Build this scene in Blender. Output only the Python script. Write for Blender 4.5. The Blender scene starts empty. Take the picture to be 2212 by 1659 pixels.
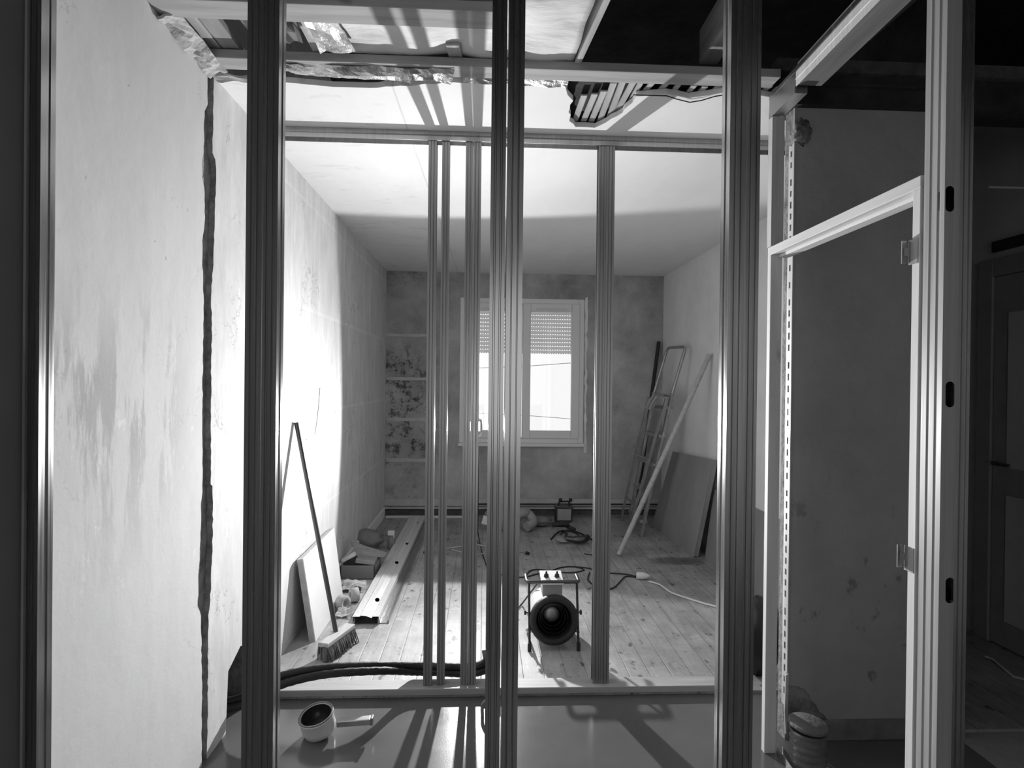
import bpy, bmesh, math, random
from mathutils import Vector, Matrix, noise
R = math.radians
random.seed(7)
scn = bpy.context.scene
C = scn.collection
# ------------------------------------------------------------------ camera
FPX, CX, CY, HC = 1300.0, 1106.0, 829.5, 1.45
ROLL = 0.0112
_dx, _dy = 1046.0 - CX, CY - 822.0
_ux = _dx*math.cos(ROLL) - _dy*math.sin(ROLL)
_uy = _dx*math.sin(ROLL) + _dy*math.cos(ROLL)
YAW = math.atan(_ux/FPX)
PITCH = -math.atan(_uy/math.hypot(FPX, _ux))
CAMROT = Matrix.Rotation(YAW, 3, 'Z') @ Matrix.Rotation(R(90)+PITCH, 3, 'X') @ Matrix.Rotation(ROLL, 3, 'Z')
cam_d = bpy.data.cameras.new('camera'); cam = bpy.data.objects.new('camera', cam_d); C.objects.link(cam)
cam.matrix_world = Matrix.Translation((0, 0, HC)) @ CAMROT.to_4x4()
cam_d.sensor_fit = 'HORIZONTAL'; cam_d.sensor_width = 36.0; cam_d.lens = 36.0*FPX/2212.0
cam_d.clip_start = 0.02; cam_d.clip_end = 200
scn.camera = cam
# ------------------------------------------------------------------ colour management, world
scn.view_settings.view_transform = 'Standard'
scn.view_settings.look = 'None'
scn.view_settings.gamma = 1.0
scn.view_settings.use_curve_mapping = False
scn.view_settings.exposure = 0.0
w = bpy.data.worlds.new('world'); scn.world = w; w.use_nodes = True
w.node_tree.nodes['Background'].inputs[0].default_value = (1, 1, 1, 1)
w.node_tree.nodes['Background'].inputs[1].default_value = 1.0
# the floodlight on the tripod: a lamp with a forward-weighted beam and a hard housing cut-off
LAMP = Vector((-0.07, 4.80, 1.085))
ld = bpy.data.lights.new('floodlight_beam', 'SPOT'); lamp = bpy.data.objects.new('floodlight_beam', ld); C.objects.link(lamp)
ld.energy = 800; ld.spot_size = R(144); ld.spot_blend = 0.14; ld.shadow_soft_size = 0.022
lamp.location = LAMP + Vector((0, -0.03, 0))
aim = Vector((-0.07, -1.0, 0.045))
lamp.rotation_euler = aim.to_track_quat('-Z', 'Y').to_euler()
ld.use_nodes = True
nt = ld.node_tree; em = nt.nodes['Emission']
tc = nt.nodes.new('ShaderNodeTexCoord'); sx = nt.nodes.new('ShaderNodeSeparateXYZ')
ab = nt.nodes.new('ShaderNodeMath'); ab.operation = 'ABSOLUTE'
pw = nt.nodes.new('ShaderNodeMath'); pw.operation = 'POWER'; pw.inputs[1].default_value = 6.0
ad = nt.nodes.new('ShaderNodeMath'); ad.operation = 'MULTIPLY_ADD'; ad.inputs[1].default_value = 1.0; ad.inputs[2].default_value = 0.09
nt.links.new(tc.outputs['Normal'], sx.inputs[0]); nt.links.new(sx.outputs['Z'], ab.inputs[0])
nt.links.new(ab.outputs[0], pw.inputs[0]); nt.links.new(pw.outputs[0], ad.inputs[0]); nt.links.new(ad.outputs[0], em.inputs['Strength'])
# ------------------------------------------------------------------ pixel helpers (points on the world planes seen at a pixel)
def ray(px, py):
    return CAMROT @ Vector(((px-CX)/FPX, -(py-CY)/FPX, -1.0))
def onY(px, py, Y):
    d = ray(px, py); t = Y/d.y; return Vector((d.x*t, Y, HC+d.z*t))
def onX(px, py, X):
    d = ray(px, py); t = X/d.x; return Vector((X, d.y*t, HC+d.z*t))
def onZ(px, py, Z):
    d = ray(px, py); t = (Z-HC)/d.z; return Vector((d.x*t, d.y*t, Z))

# ------------------------------------------------------------------ materials
def mat(name, g, rough=0.7, metal=0.0, var=0.0, scale=4.0, bump=0.0, bscale=None, stretch=(1, 1, 1), spec=0.5, g2=None, thr=None, detail=6):
    m = bpy.data.materials.new(name); m.use_nodes = True
    t = m.node_tree; b = t.nodes['Principled BSDF']
    b.inputs['Base Color'].default_value = (g, g, g, 1); b.inputs['Roughness'].default_value = rough
    b.inputs['Metallic'].default_value = metal; b.inputs['Specular IOR Level'].default_value = spec
    tcn = t.nodes.new('ShaderNodeTexCoord'); mp = t.nodes.new('ShaderNodeMapping'); mp.inputs['Scale'].default_value = stretch
    t.links.new(tcn.outputs['Object'], mp.inputs[0])
    if var > 0 or g2 is not None:
        n = t.nodes.new('ShaderNodeTexNoise'); n.inputs['Scale'].default_value = scale; n.inputs['Detail'].default_value = detail
        n.inputs['Roughness'].default_value = 0.62
        t.links.new(mp.outputs[0], n.inputs['Vector'])
        r = t.nodes.new('ShaderNodeValToRGB')
        a, c = thr if thr else (0.3, 0.7)
        lo, hi = (g*(1-var), min(1, g*(1+var))) if g2 is None else (g2, g)
        r.color_ramp.elements[0].position = a; r.color_ramp.elements[0].color = (lo, lo, lo, 1)
        r.color_ramp.elements[1].position = c; r.color_ramp.elements[1].color = (hi, hi, hi, 1)
        t.links.new(n.outputs[0], r.inputs[0]); t.links.new(r.outputs[0], b.inputs['Base Color'])
    if bump > 0:
        n2 = t.nodes.new('ShaderNodeTexNoise'); n2.inputs['Scale'].default_value = bscale or scale*6; n2.inputs['Detail'].default_value = 5
        t.links.new(mp.outputs[0], n2.inputs['Vector'])
        bp = t.nodes.new('ShaderNodeBump'); bp.inputs['Strength'].default_value = bump; bp.inputs['Distance'].default_value = 0.02
        t.links.new(n2.outputs[0], bp.inputs['Height']); t.links.new(bp.outputs[0], b.inputs['Normal'])
    return m

class G:
    """small node-graph helper"""
    def __init__(s, m): s.t = m.node_tree; s.b = s.t.nodes['Principled BSDF']; s.tc = s.t.nodes.new('ShaderNodeTexCoord')
    def n(s, kind, **kw):
        nd = s.t.nodes.new(kind)
        for k, v in kw.items(): setattr(nd, k, v)
        return nd
    def l(s, a, b): s.t.links.new(a, b)
    def vec(s, scale=(1, 1, 1), loc=(0, 0, 0)):
        mp = s.n('ShaderNodeMapping'); mp.inputs['Scale'].default_value = scale; mp.inputs['Location'].default_value = loc
        s.l(s.tc.outputs['Object'], mp.inputs[0]); return mp.outputs[0]
    def noise(s, v, sc, det=6, ro=0.6):
        nd = s.n('ShaderNodeTexNoise'); nd.inputs['Scale'].default_value = sc; nd.inputs['Detail'].default_value = det; nd.inputs['Roughness'].default_value = ro
        s.l(v, nd.inputs['Vector']); return nd.outputs[0]
    def ramp(s, x, a, b, va=0, vb=1):
        r = s.n('ShaderNodeMapRange'); r.inputs['From Min'].default_value = a; r.inputs['From Max'].default_value = b
        r.inputs['To Min'].default_value = va; r.inputs['To Max'].default_value = vb; s.l(x, r.inputs['Value']); return r.outputs[0]
    def m(s, op, a, b=None, c=None):
        nd = s.n('ShaderNodeMath', operation=op)
        for i, x in enumerate((a, b, c)):
            if x is None: continue
            if isinstance(x, (int, float)): nd.inputs[i].default_value = x
            else: s.l(x, nd.inputs[i])
        return nd.outputs[0]
    def xyz(s, v):
        nd = s.n('ShaderNodeSeparateXYZ'); s.l(v, nd.inputs[0]); return nd.outputs
    def color(s, x): s.l(x, s.b.inputs['Base Color'])
    def bump(s, h, st, dist=0.02):
        bp = s.n('ShaderNodeBump'); bp.inputs['Strength'].default_value = st; bp.inputs['Distance'].default_value = dist
        s.l(h, bp.inputs['Height']); s.l(bp.outputs[0], s.b.inputs['Normal'])

def mat_left_wall():
    m = mat('old_wall_plaster', 0.6, 0.9); g = G(m)
    v = g.vec(); P = g.xyz(v)
    base = g.ramp(g.noise(g.vec((1, 1, .35)), 2.0, 8), .3, .7, .66, .76)
    # stripped wallpaper patches low on the wall
    st = g.noise(g.vec((1, 5, .9), (0, 1.3, 0)), 1.3, 9, .7)
    band = g.m('MULTIPLY', g.ramp(P[2], .85, 1.3), g.ramp(P[2], 1.75, 1.45))
    nearb = g.ramp(P[1], 2.25, 2.0)
    msk = g.m('MULTIPLY', g.m('MULTIPLY', g.ramp(st, .48, .53), band), nearb)
    base = g.m('SUBTRACT', base, g.m('MULTIPLY', msk, .22))
    fl = g.noise(g.vec((1, 3, 1.5), (3, 3, 3)), 7, 8, .75)
    msk2 = g.m('MULTIPLY', g.ramp(fl, .60, .63), g.m('MULTIPLY', g.ramp(P[2], .7, 1.0), g.ramp(P[2], 1.6, 1.3)))
    base = g.m('ADD', base, g.m('MULTIPLY', msk2, .14))
    # filled joints and old paint blocks deep in the room
    br = g.n('ShaderNodeTexBrick'); cm = g.n('ShaderNodeCombineXYZ'); g.l(P[1], cm.inputs[0]); g.l(P[2], cm.inputs[1]); g.l(cm.outputs[0], br.inputs['Vector'])
    br.inputs['Scale'].default_value = 1.0; br.inputs['Brick Width'].default_value = .55; br.inputs['Row Height'].default_value = .62
    br.inputs['Mortar Size'].default_value = .012; br.inputs['Color1'].default_value = (.0, .0, .0, 1); br.inputs['Color2'].default_value = (.1, .1, .1, 1); br.inputs['Mortar'].default_value = (.22, .22, .22, 1)
    deep = g.ramp(P[1], 2.6, 3.2)
    base = g.m('ADD', base, g.m('MULTIPLY', g.m('SUBTRACT', br.outputs[0], .06), g.m('MULTIPLY', deep, .35)))
    def cracks(base, sc, loc, lo, hi, amt, w):
        c1 = g.m('ABSOLUTE', g.m('SUBTRACT', g.noise(g.vec((1, 1, 1), loc), sc, 7, .62), .5))
        mk = g.ramp(g.noise(g.vec((1, 1, 1), (loc[1], loc[0], 1)), 2.1, 2), lo, hi)
        return g.m('SUBTRACT', base, g.m('MULTIPLY', g.m('MULTIPLY', g.ramp(c1, w, w*.3), mk), amt))
    beyond = g.ramp(P[1], 2.33, 2.36)
    base2 = cracks(base, 1.7, (3, 8, 2), .50, .56, .30, .0035)
    mixn = g.m('SUBTRACT', base2, base); base = g.m('ADD', base, g.m('MULTIPLY', mixn, g.m('ADD', .35, g.m('MULTIPLY', beyond, .65))))
    mot = g.ramp(g.noise(g.vec((1, 2, .6), (6, 2, 9)), 6, 9, .72), .35, .65, -.07, .05)
    base = g.m('ADD', base, g.m('MULTIPLY', mot, g.m('ADD', .35, beyond)))
    # a thin ruled crack
    sp = g.noise(v, 28, 3); base = g.m('SUBTRACT', base, g.m('MULTIPLY', g.ramp(sp, .74, .78), .25))
    g.color(base)
    g.bump(g.m('ADD', g.noise(v, 9, 6), g.m('MULTIPLY', msk2, -.5)), .16, .012)
    return m

def mat_far_wall():
    m = mat('bare_patchy_plaster', 0.33, 0.92); g = G(m); v = g.vec(); P = g.xyz(v)
    n1 = g.ramp(g.noise(v, 1.6, 9, .7), .34, .66, .28, .60)
    n2 = g.noise(g.vec((1, 1, 1), (5, 1, 2)), 9, 9, .75)
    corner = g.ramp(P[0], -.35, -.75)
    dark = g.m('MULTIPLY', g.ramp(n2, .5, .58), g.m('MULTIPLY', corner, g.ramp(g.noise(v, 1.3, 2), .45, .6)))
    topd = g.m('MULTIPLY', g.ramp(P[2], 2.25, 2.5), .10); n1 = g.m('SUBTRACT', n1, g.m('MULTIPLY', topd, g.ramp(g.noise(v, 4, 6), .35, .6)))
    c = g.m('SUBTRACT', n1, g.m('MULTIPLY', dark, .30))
    c = g.m('SUBTRACT', c, g.m('MULTIPLY', g.ramp(g.noise(g.vec(loc=(9, 9, 9)), 22, 4), .70, .75), .15))
    g.color(c); g.bump(n2, .4, .01); return m

def mat_ceiling():
    m = mat('painted_ceiling', 0.82, 0.85); g = G(m); v = g.vec(); P = g.xyz(v)
    n = g.ramp(g.noise(g.vec((1.2, .5, 1)), 2.5, 8, .65), .3, .7, .83, .91)
    # sheet joint running down the room
    j = g.m('ABSOLUTE', g.m('ADD', g.m('ADD', P[0], .42), g.m('MULTIPLY', P[1], -.02)))
    c = g.m('SUBTRACT', n, g.m('MULTIPLY', g.ramp(j, .006, .002), .16))
    # patched scuffs left of the joint
    s = g.noise(g.vec((1, 3, 1), (2, 0, 0)), 3.2, 9, .75)
    left = g.ramp(P[0], -.40, -.46)
    c = g.m('SUBTRACT', c, g.m('MULTIPLY', g.m('MULTIPLY', g.ramp(s, .56, .62), left), .09))
    g.color(c); g.bump(g.noise(v, 18, 6), .12, .01); return m

def mat_planks():
    m = mat('worn_floorboards', 0.4, 0.6); g = G(m); v = g.vec(); P = g.xyz(v)
    k = g.m('DIVIDE', P[0], .105); fr = g.m('FRACT', k); idx = g.m('FLOOR', k)
    wn = g.n('ShaderNodeTexWhiteNoise', noise_dimensions='1D'); g.l(idx, wn.inputs['W'])
    edge = g.m('MINIMUM', fr, g.m('SUBTRACT', 1.0, fr))
    cm = g.n('ShaderNodeCombineXYZ'); g.l(g.m('MULTIPLY', P[0], 10.), cm.inputs[0]); g.l(g.m('ADD', P[1], g.m('MULTIPLY', idx, 3.7)), cm.inputs[1])
    grain = g.noise(cm.outputs[0], 2.6, 9, .65)
    c = g.ramp(grain, .3, .72, .33, .48)
    c = g.m('ADD', c, g.m('MULTIPLY', g.m('SUBTRACT', wn.outputs[0], .5), .06))
    c = g.m('MULTIPLY', c, g.ramp(g.noise(v, 1.9, 9, .75), .36, .64, .66, 1.14))
    kn = g.noise(g.vec((1, .6, 1)), 15, 2); c = g.m('SUBTRACT', c, g.m('MULTIPLY', g.ramp(kn, .63, .70), .22))
    wh = g.noise(g.vec((1, .5, 1), (4, 4, 0)), 7, 9, .8); c = g.m('ADD', c, g.m('MULTIPLY', g.ramp(wh, .56, .64), .13)); dk = g.noise(g.vec((1.5, .7, 1), (1, 7, 0)), 9, 9, .8); c = g.m('SUBTRACT', c, g.m('MULTIPLY', g.ramp(dk, .56, .66), .13))
    # butt joints
    fy = g.m('FRACT', g.m('ADD', g.m('DIVIDE', P[1], 1.7), g.m('MULTIPLY', wn.outputs[0], 3.)))
    c = g.m('SUBTRACT', c, g.m('MULTIPLY', g.ramp(fy, .004, .002), .07))
    c = g.m('MULTIPLY', c, g.ramp(edge, .008, .03, .68, 1.0))
    # oily stain by the right wall
    dx = g.m('DIVIDE', g.m('SUBTRACT', P[0], 1.58), .27); dy = g.m('DIVIDE', g.m('SUBTRACT', P[1], 4.82), .13)
    rr = g.m('ADD', g.m('MULTIPLY', dx, dx), g.m('MULTIPLY', dy, dy)); rr = g.m('ADD', rr, g.m('MULTIPLY', g.m('SUBTRACT', g.noise(v, 9, 5), .5), 1.6))
    c = g.m('MULTIPLY', c, g.ramp(rr, .3, 1.1, .35, 1.0))
    # darker unsanded zone at the back
    g.color(c); g.bump(g.m('ADD', g.m('MULTIPLY', g.ramp(edge, .0, .04), .6), g.m('MULTIPLY', grain, .3)), .4, .01)
    return m

def mat_metal(name='galvanised_steel', g0=.52, rough=.33):
    m = mat(name, g0, rough, 1.0); g = G(m); v = g.vec((1, 1, .02))
    n = g.noise(v, 90, 4, .6); g.color(g.ramp(n, .25, .75, g0*.82, g0*1.12))
    g.l(g.ramp(n, .3, .7, rough*.8, rough*1.25), g.b.inputs['Roughness'])
    try: g.b.inputs['Anisotropic'].default_value = 0.3
    except Exception: pass
    g.bump(g.noise(g.vec((1, 1, .08)), 25, 2), .03, .003)
    return m

def mat_wood(name, g0, along=2, rough=.65, var=.22, knots=True):
    m = mat(name, g0, rough); g = G(m); sc = [7, 7, 7]; sc[along] = .55
    n = g.noise(g.vec(tuple(sc)), 3.2, 8, .6)
    c = g.ramp(n, .3, .7, g0*(1-var), min(.95, g0*(1+var*.6)))
    if knots:
        s2 = [1, 1, 1]; s2[along] = .5
        c = g.m('MULTIPLY', c, g.ramp(g.noise(g.vec(tuple(s2), (7, 7, 7)), 9, 2), .70, .76, 1.0, .55))
    g.color(c); g.bump(n, .12, .008); return m

def mat_screed():
    m = mat('primed_screed', 0.3, 0.3); g = G(m); v = g.vec()
    n = g.noise(v, 1.5, 9, .65)
    g.color(g.ramp(n, .3, .7, .12, .165))
    g.l(g.ramp(g.noise(v, 3, 3), .3, .7, .13, .19), g.b.inputs['Roughness']); g.b.inputs['Specular IOR Level'].default_value = .4
    g.bump(g.m('ADD', g.m('MULTIPLY', g.noise(v, 170, 3), .3), g.noise(v, 3, 2)), .07, .006); return m

def mat_foil():
    m = mat('kraft_faced_foil', 0.62, 0.65, 0.0); g = G(m)
    g.color(g.ramp(g.noise(g.vec(), 5, 6), .3, .7, .58, .72)); g.bump(g.noise(g.vec((1, 2.6, 1)), 6, 4, .5), .35, .02); return m

def mat_crumple():
    m = mat('crumpled_foil', 0.5, 0.32, 0.65); g = G(m)
    g.color(g.ramp(g.noise(g.vec(), 7, 6), .35, .65, .22, .80)); g.bump(g.noise(g.vec(), 16, 5, .6), .5, .02); return m

M = {}
M['lwall'] = mat_left_wall(); M['fwall'] = mat_far_wall(); M['ceil'] = mat_ceiling(); M['plank'] = mat_planks()
M['rwall'] = mat('smooth_wall_plaster', .88, .9, var=.07, scale=2.5, bump=.12)
M['darkwall'] = mat('dusty_grey_plaster', .44, .85, var=.14, scale=3.0, bump=.3, bscale=18)
g = G(M['darkwall']); v = g.vec(); P = g.xyz(v)
c = g.ramp(g.noise(v, 1.8, 8, .65), .3, .7, .36, .50)
c = g.m('SUBTRACT', c, g.m('MULTIPLY', g.m('MULTIPLY', g.ramp(g.noise(g.vec((1.6, 1, 1), (3, 0, 5)), 7, 4), .62, .68), g.ramp(P[2], 1.3, .8)), .16))
c = g.m('SUBTRACT', c, g.m('MULTIPLY', g.ramp(P[2], .5, .1), .06)); g.color(c)
M['masonry'] = mat('rough_masonry', .27, .95, var=.5, scale=14, bump=.9, bscale=30)
M['core'] = mat('grey_mortar_core', .32, .95, var=.5, scale=22, bump=.6)
M['rough'] = mat('broken_plaster_edge', .48, .95, var=.3, scale=14, bump=.5, bscale=30)
M['hall'] = mat('hall_wall_paint', .62, .85, var=.1, scale=3)
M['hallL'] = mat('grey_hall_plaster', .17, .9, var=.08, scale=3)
M['steel'] = mat_metal('galvanised_steel', .52, .24); M['galv'] = mat_metal('bright_galvanised', .80, .5); M['galv'].node_tree.nodes['Principled BSDF'].inputs['Metallic'].default_value = .45; M['lit_steel'] = mat_metal('lamplit_steel', .52, .5); M['lit_steel'].node_tree.nodes['Principled BSDF'].inputs['Metallic'].default_value = .15; M['bright'] = mat_metal('glare_steel', .95, .5); M['bright'].node_tree.nodes['Principled BSDF'].inputs['Metallic'].default_value = .1; M['steel2'] = mat_metal('dull_steel', .40, .42); M['track'] = mat_metal('track_steel', .50, .38)  # slotted stud and head track: lamplight and glare put into paler steel colours
M['pine'] = mat_wood('pine_vertical', .84, 2, var=.12); M['pineY'] = mat_wood('pine_along_depth', .84, 1, var=.12); M['pineX'] = mat_wood('pine_across', .46, 0)
M['old'] = mat_wood('aged_timber_across', .40, 0, .85, .3); M['oldY'] = mat_wood('aged_timber_depth', .34, 1, .85, .3)
M['darkjoist'] = mat_wood('weathered_joist', .20, 1, .9, .3); M['head'] = mat_wood('broom_wood', .5, 1)
M['lath'] = mat_wood('plaster_lath', .46, 1, .9, .4)
M['attic'] = mat('black_roof_boards', .035, .95, var=.6, scale=5, bump=.4)  # near-black boards, also used on the upper walls and beam bearing
M['darkwood'] = mat_wood('dark_attic_timber', .10, 1, .9, .4)
M['screed'] = mat_screed(); M['foil'] = mat_foil(); M['crumple'] = mat_crumple()
M['black'] = mat('black_plastic', .02, .45); M['rubber'] = mat('black_rubber', .018, .6, bump=.2, bscale=60)
M['white'] = mat('white_plastic', .78, .4); M['pvc'] = mat('window_pvc', .86, .35); M['grey'] = mat('grey_plastic', .22, .5)
M['midgrey'] = mat('mid_grey_paint', .34, .55, var=.1, scale=6); M['enamel'] = mat('light_heater_enamel', .62, .35, var=.04, scale=8)
M['dsteel'] = mat('dark_steel', .12, .35, 1.0); M['bristle'] = mat('broom_bristle', .16, .9, var=.7, scale=60, stretch=(1, 1, .1), bump=.8, bscale=120)
M['foam'] = mat('white_board_face', .80, .7, var=.03, scale=6); M['foamedge'] = mat('board_edge', .50, .9, var=.15, scale=30)
M['board'] = mat('brushed_panel', .30, .7, var=.16, scale=3, stretch=(1, 1, .5)); M['paper'] = mat('crumpled_paper', .5, .9, var=.25, scale=14, bump=.4)
M['alu'] = mat('worn_aluminium', .42, .4, .8, var=.2, scale=12); M['tub'] = mat('chalky_tub', .20, .8, var=.3, scale=9, bump=.3)
M['slat'] = mat('shutter_slat', .8, .5); M['street'] = mat('overcast_white_render', .8, .9)
M['clear'] = mat('clear_bottle', .5, .2); M['dwhite'] = mat('dusty_white_paint', .55, .7, var=.12, scale=8)
gl = bpy.data.materials.new('window_glass'); gl.use_nodes = True
_b = gl.node_tree.nodes['Principled BSDF']; _b.inputs['Transmission Weight'].default_value = 1; _b.inputs['Roughness'].default_value = 0.0
_b.inputs['IOR'].default_value = 1.45
_tr = gl.node_tree.nodes.new('ShaderNodeBsdfTransparent'); _mx = gl.node_tree.nodes.new('ShaderNodeMixShader'); _fr = gl.node_tree.nodes.new('ShaderNodeFresnel')
_gs = gl.node_tree.nodes.new('ShaderNodeBsdfGlossy'); _gs.inputs['Roughness'].default_value = .02
gl.node_tree.links.new(_fr.outputs[0], _mx.inputs[0]); gl.node_tree.links.new(_tr.outputs[0], _mx.inputs[1]); gl.node_tree.links.new(_gs.outputs[0], _mx.inputs[2])
gl.node_tree.links.new(_mx.outputs[0], gl.node_tree.nodes['Material Output'].inputs[0]); M['glass'] = gl

_t = M['slat'].node_tree; _tl = _t.nodes.new('ShaderNodeBsdfTranslucent'); _tl.inputs[0].default_value = (.8, .8, .8, 1); _mm = _t.nodes.new('ShaderNodeMixShader'); _mm.inputs[0].default_value = .75
_t.links.new(_t.nodes['Principled BSDF'].outputs[0], _mm.inputs[1]); _t.links.new(_tl.outputs[0], _mm.inputs[2]); _t.links.new(_mm.outputs[0], _t.nodes['Material Output'].inputs[0])
def emis(name, s):
    m = bpy.data.materials.new(name); m.use_nodes = True; b = m.node_tree.nodes['Principled BSDF']
    b.inputs['Base Color'].default_value = (.8, .8, .8, 1); b.inputs['Emission Color'].default_value = (1, 1, 1, 1); b.inputs['Emission Strength'].default_value = s; return m
M['lampglow'] = emis('lit_floodlight_glass', 12)

# ------------------------------------------------------------------ mesh building
class MB:
    def __init__(s): s.v = []; s.f = []; s.sm = []
    def add(s, vs, fs, smooth=False):
        o = len(s.v); s.v += [Vector(p) for p in vs]
        for f in fs: s.f.append([o+i for i in f]); s.sm.append(smooth)
        return s
    def box(s, a, b, rot=None, piv=None):
        x0, y0, z0 = a; x1, y1, z1 = b
        vs = [Vector(p) for p in ((x0, y0, z0), (x1, y0, z0), (x1, y1, z0), (x0, y1, z0), (x0, y0, z1), (x1, y0, z1), (x1, y1, z1), (x0, y1, z1))]
        if rot is not None:
            c = Vector(piv) if piv is not None else (vs[0]+vs[6])/2
            vs = [c + rot @ (p-c) for p in vs]
        return s.add(vs, [(0, 3, 2, 1), (4, 5, 6, 7), (0, 1, 5, 4), (1, 2, 6, 5), (2, 3, 7, 6), (3, 0, 4, 7)])
    def bar(s, a, b, w, h, up=(0, 0, 1)):
        """rectangular bar from a to b, w across, h along 'up'"""
        a = Vector(a); b = Vector(b); d = (b-a).normalized(); u = Vector(up); sd = d.cross(u)
        if sd.length < 1e-4: sd = d.cross(Vector((1, 0, 0)))
        sd.normalize(); u = sd.cross(d).normalized()
        vs = []
        for p in (a, b):
            for i, j in ((-1, -1), (1, -1), (1, 1), (-1, 1)): vs.append(p + sd*(i*w/2) + u*(j*h/2))
        return s.add(vs, [(0, 1, 2, 3), (7, 6, 5, 4), (0, 4, 5, 1), (1, 5, 6, 2), (2, 6, 7, 3), (3, 7, 4, 0)])
    def tube(s, pts, r, n=10, cap=True, closed=False):
        pts = [Vector(p) for p in pts]; k = len(pts); rs = r if isinstance(r, (list, tuple)) else [r]*k
        rings = []; prev = None
        for i, p in enumerate(pts):
            if closed: d = (pts[(i+1) % k]-pts[i-1])
            else: d = (pts[min(i+1, k-1)]-pts[max(i-1, 0)])
            d.normalize()
            if prev is None:
                u = d.cross(Vector((0, 0, 1)))
                if u.length < 1e-3: u = d.cross(Vector((0, 1, 0)))
                u.normalize()
            else:
                u = prev - d*prev.dot(d)
                if u.length < 1e-5: u = d.cross(Vector((0, 0, 1)))
                u.normalize()
            prev = u; v = d.cross(u)
            rings.append([p + (u*math.cos(2*math.pi*j/n) + v*math.sin(2*math.pi*j/n))*rs[i] for j in range(n)])
        vs = [q for rg in rings for q in rg]; fs = []
        for i in range(k if closed else k-1):
            a0 = i*n; b0 = ((i+1) % k)*n
            for j in range(n): fs.append((a0+j, a0+(j+1) % n, b0+(j+1) % n, b0+j))
        s.add(vs, fs, True)
        if cap and not closed:
            s.add(rings[0], [tuple(range(n))[::-1]]); s.add(rings[-1], [tuple(range(n))])
        return s
    def lathe(s, prof, c=(0, 0, 0), axis=(0, 0, 1), n=24, sx=1.0, sy=1.0, smooth=True):
        c = Vector(c); q = Vector(axis).normalized().to_track_quat('Z', 'Y'); vs = []
        for r, z in prof:
            for j in range(n):
                a = 2*math.pi*j/n; vs.append(c + q @ Vector((r*sx*math.cos(a), r*sy*math.sin(a), z)))
        fs = []
        for i in range(len(prof)-1):
            for j in range(n): fs.append((i*n+j, i*n+(j+1) % n, (i+1)*n+(j+1) % n, (i+1)*n+j))
        return s.add(vs, fs, smooth)
    def prism(s, poly, d):
        """polygon (3D points, planar) pushed by vector d"""
        d = Vector(d); n = len(poly); a = [Vector(p) for p in poly]; b = [p+d for p in a]
        return s.add(a+b, [tuple(range(n)), tuple(range(2*n-1, n-1, -1))] + [(i, i+n, (i+1) % n + n, (i+1) % n) for i in range(n)])
    def ribbon(s, path, th, ext):
        """2D path given as 3D points in a plane, thickened by th and extruded by ext (thin folded sheet)"""
        ext = Vector(ext); e = ext.normalized(); P = [Vector(p) for p in path]; k = len(P); off = []
        for i in range(k):
            d1 = (P[i]-P[i-1]).normalized() if i > 0 else (P[1]-P[0]).normalized()
            d2 = (P[i+1]-P[i]).normalized() if i < k-1 else d1
            n1 = e.cross(d1); n2 = e.cross(d2); m = (n1+n2); m = m.normalized() if m.length > 1e-5 else n1
            off.append(P[i] + m*(th/max(.35, m.dot(n1))))
        vs = P + off + [p+ext for p in P] + [p+ext for p in off]; fs = []
        for i in range(k-1):
            fs += [(i, i+1, i+1+k, i+k), (2*k+i, 3*k+i, 3*k+i+1, 2*k+i+1), (i, 2*k+i, 2*k+i+1, i+1), (k+i, k+i+1, 3*k+i+1, 3*k+i)]
        fs += [(0, k, 3*k, 2*k), (k-1, 3*k-1, 4*k-1, 2*k-1)]
        return s.add(vs, fs)
    def sheet(s, c00, c10, c11, c01, nu=10, nv=10, amp=.01, seed=0, freq=8., sag=0., fold=0., rj=.35, smooth=False):
        c = [Vector(x) for x in (c00, c10, c11, c01)]; nrm = (c[1]-c[0]).cross(c[3]-c[0]).normalized(); vs = []
        for j in range(nv+1):
            for i in range(nu+1):
                u = i/nu; v = j/nv; p = (c[0]*(1-u)+c[1]*u)*(1-v) + (c[3]*(1-u)+c[2]*u)*v
                q = noise.noise(p*freq + Vector((seed*3.1, seed, 0)))*amp*2 + random.uniform(-1, 1)*amp*rj
                z = -sag*4*v*(1-v) + fold*math.sin(u*math.pi*5+seed)*math.sin(math.pi*v)
                vs.append(p + nrm*q + Vector((0, 0, z)))
        fs = [(j*(nu+1)+i, j*(nu+1)+i+1, (j+1)*(nu+1)+i+1, (j+1)*(nu+1)+i) for j in range(nv) for i in range(nu)]
        return s.add(vs, fs, smooth)
    def blob(s, c, r, sub=2, amp=.3, seed=0, sc=(1, 1, 1), freq=2.2, smooth=True):
        bm = bmesh.new(); bmesh.ops.create_icosphere(bm, subdivisions=sub, radius=1)
        vs = []
        for v in bm.verts:
            q = 1 + amp*noise.noise(v.co*freq + Vector((seed*7.3, seed, seed*2.1)))*2
            vs.append(Vector(c) + Vector((v.co.x*sc[0], v.co.y*sc[1], v.co.z*sc[2]))*r*q)
        fs = [[x.index for x in f.verts] for f in bm.faces]; bm.free()
        return s.add(vs, fs, smooth)

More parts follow.
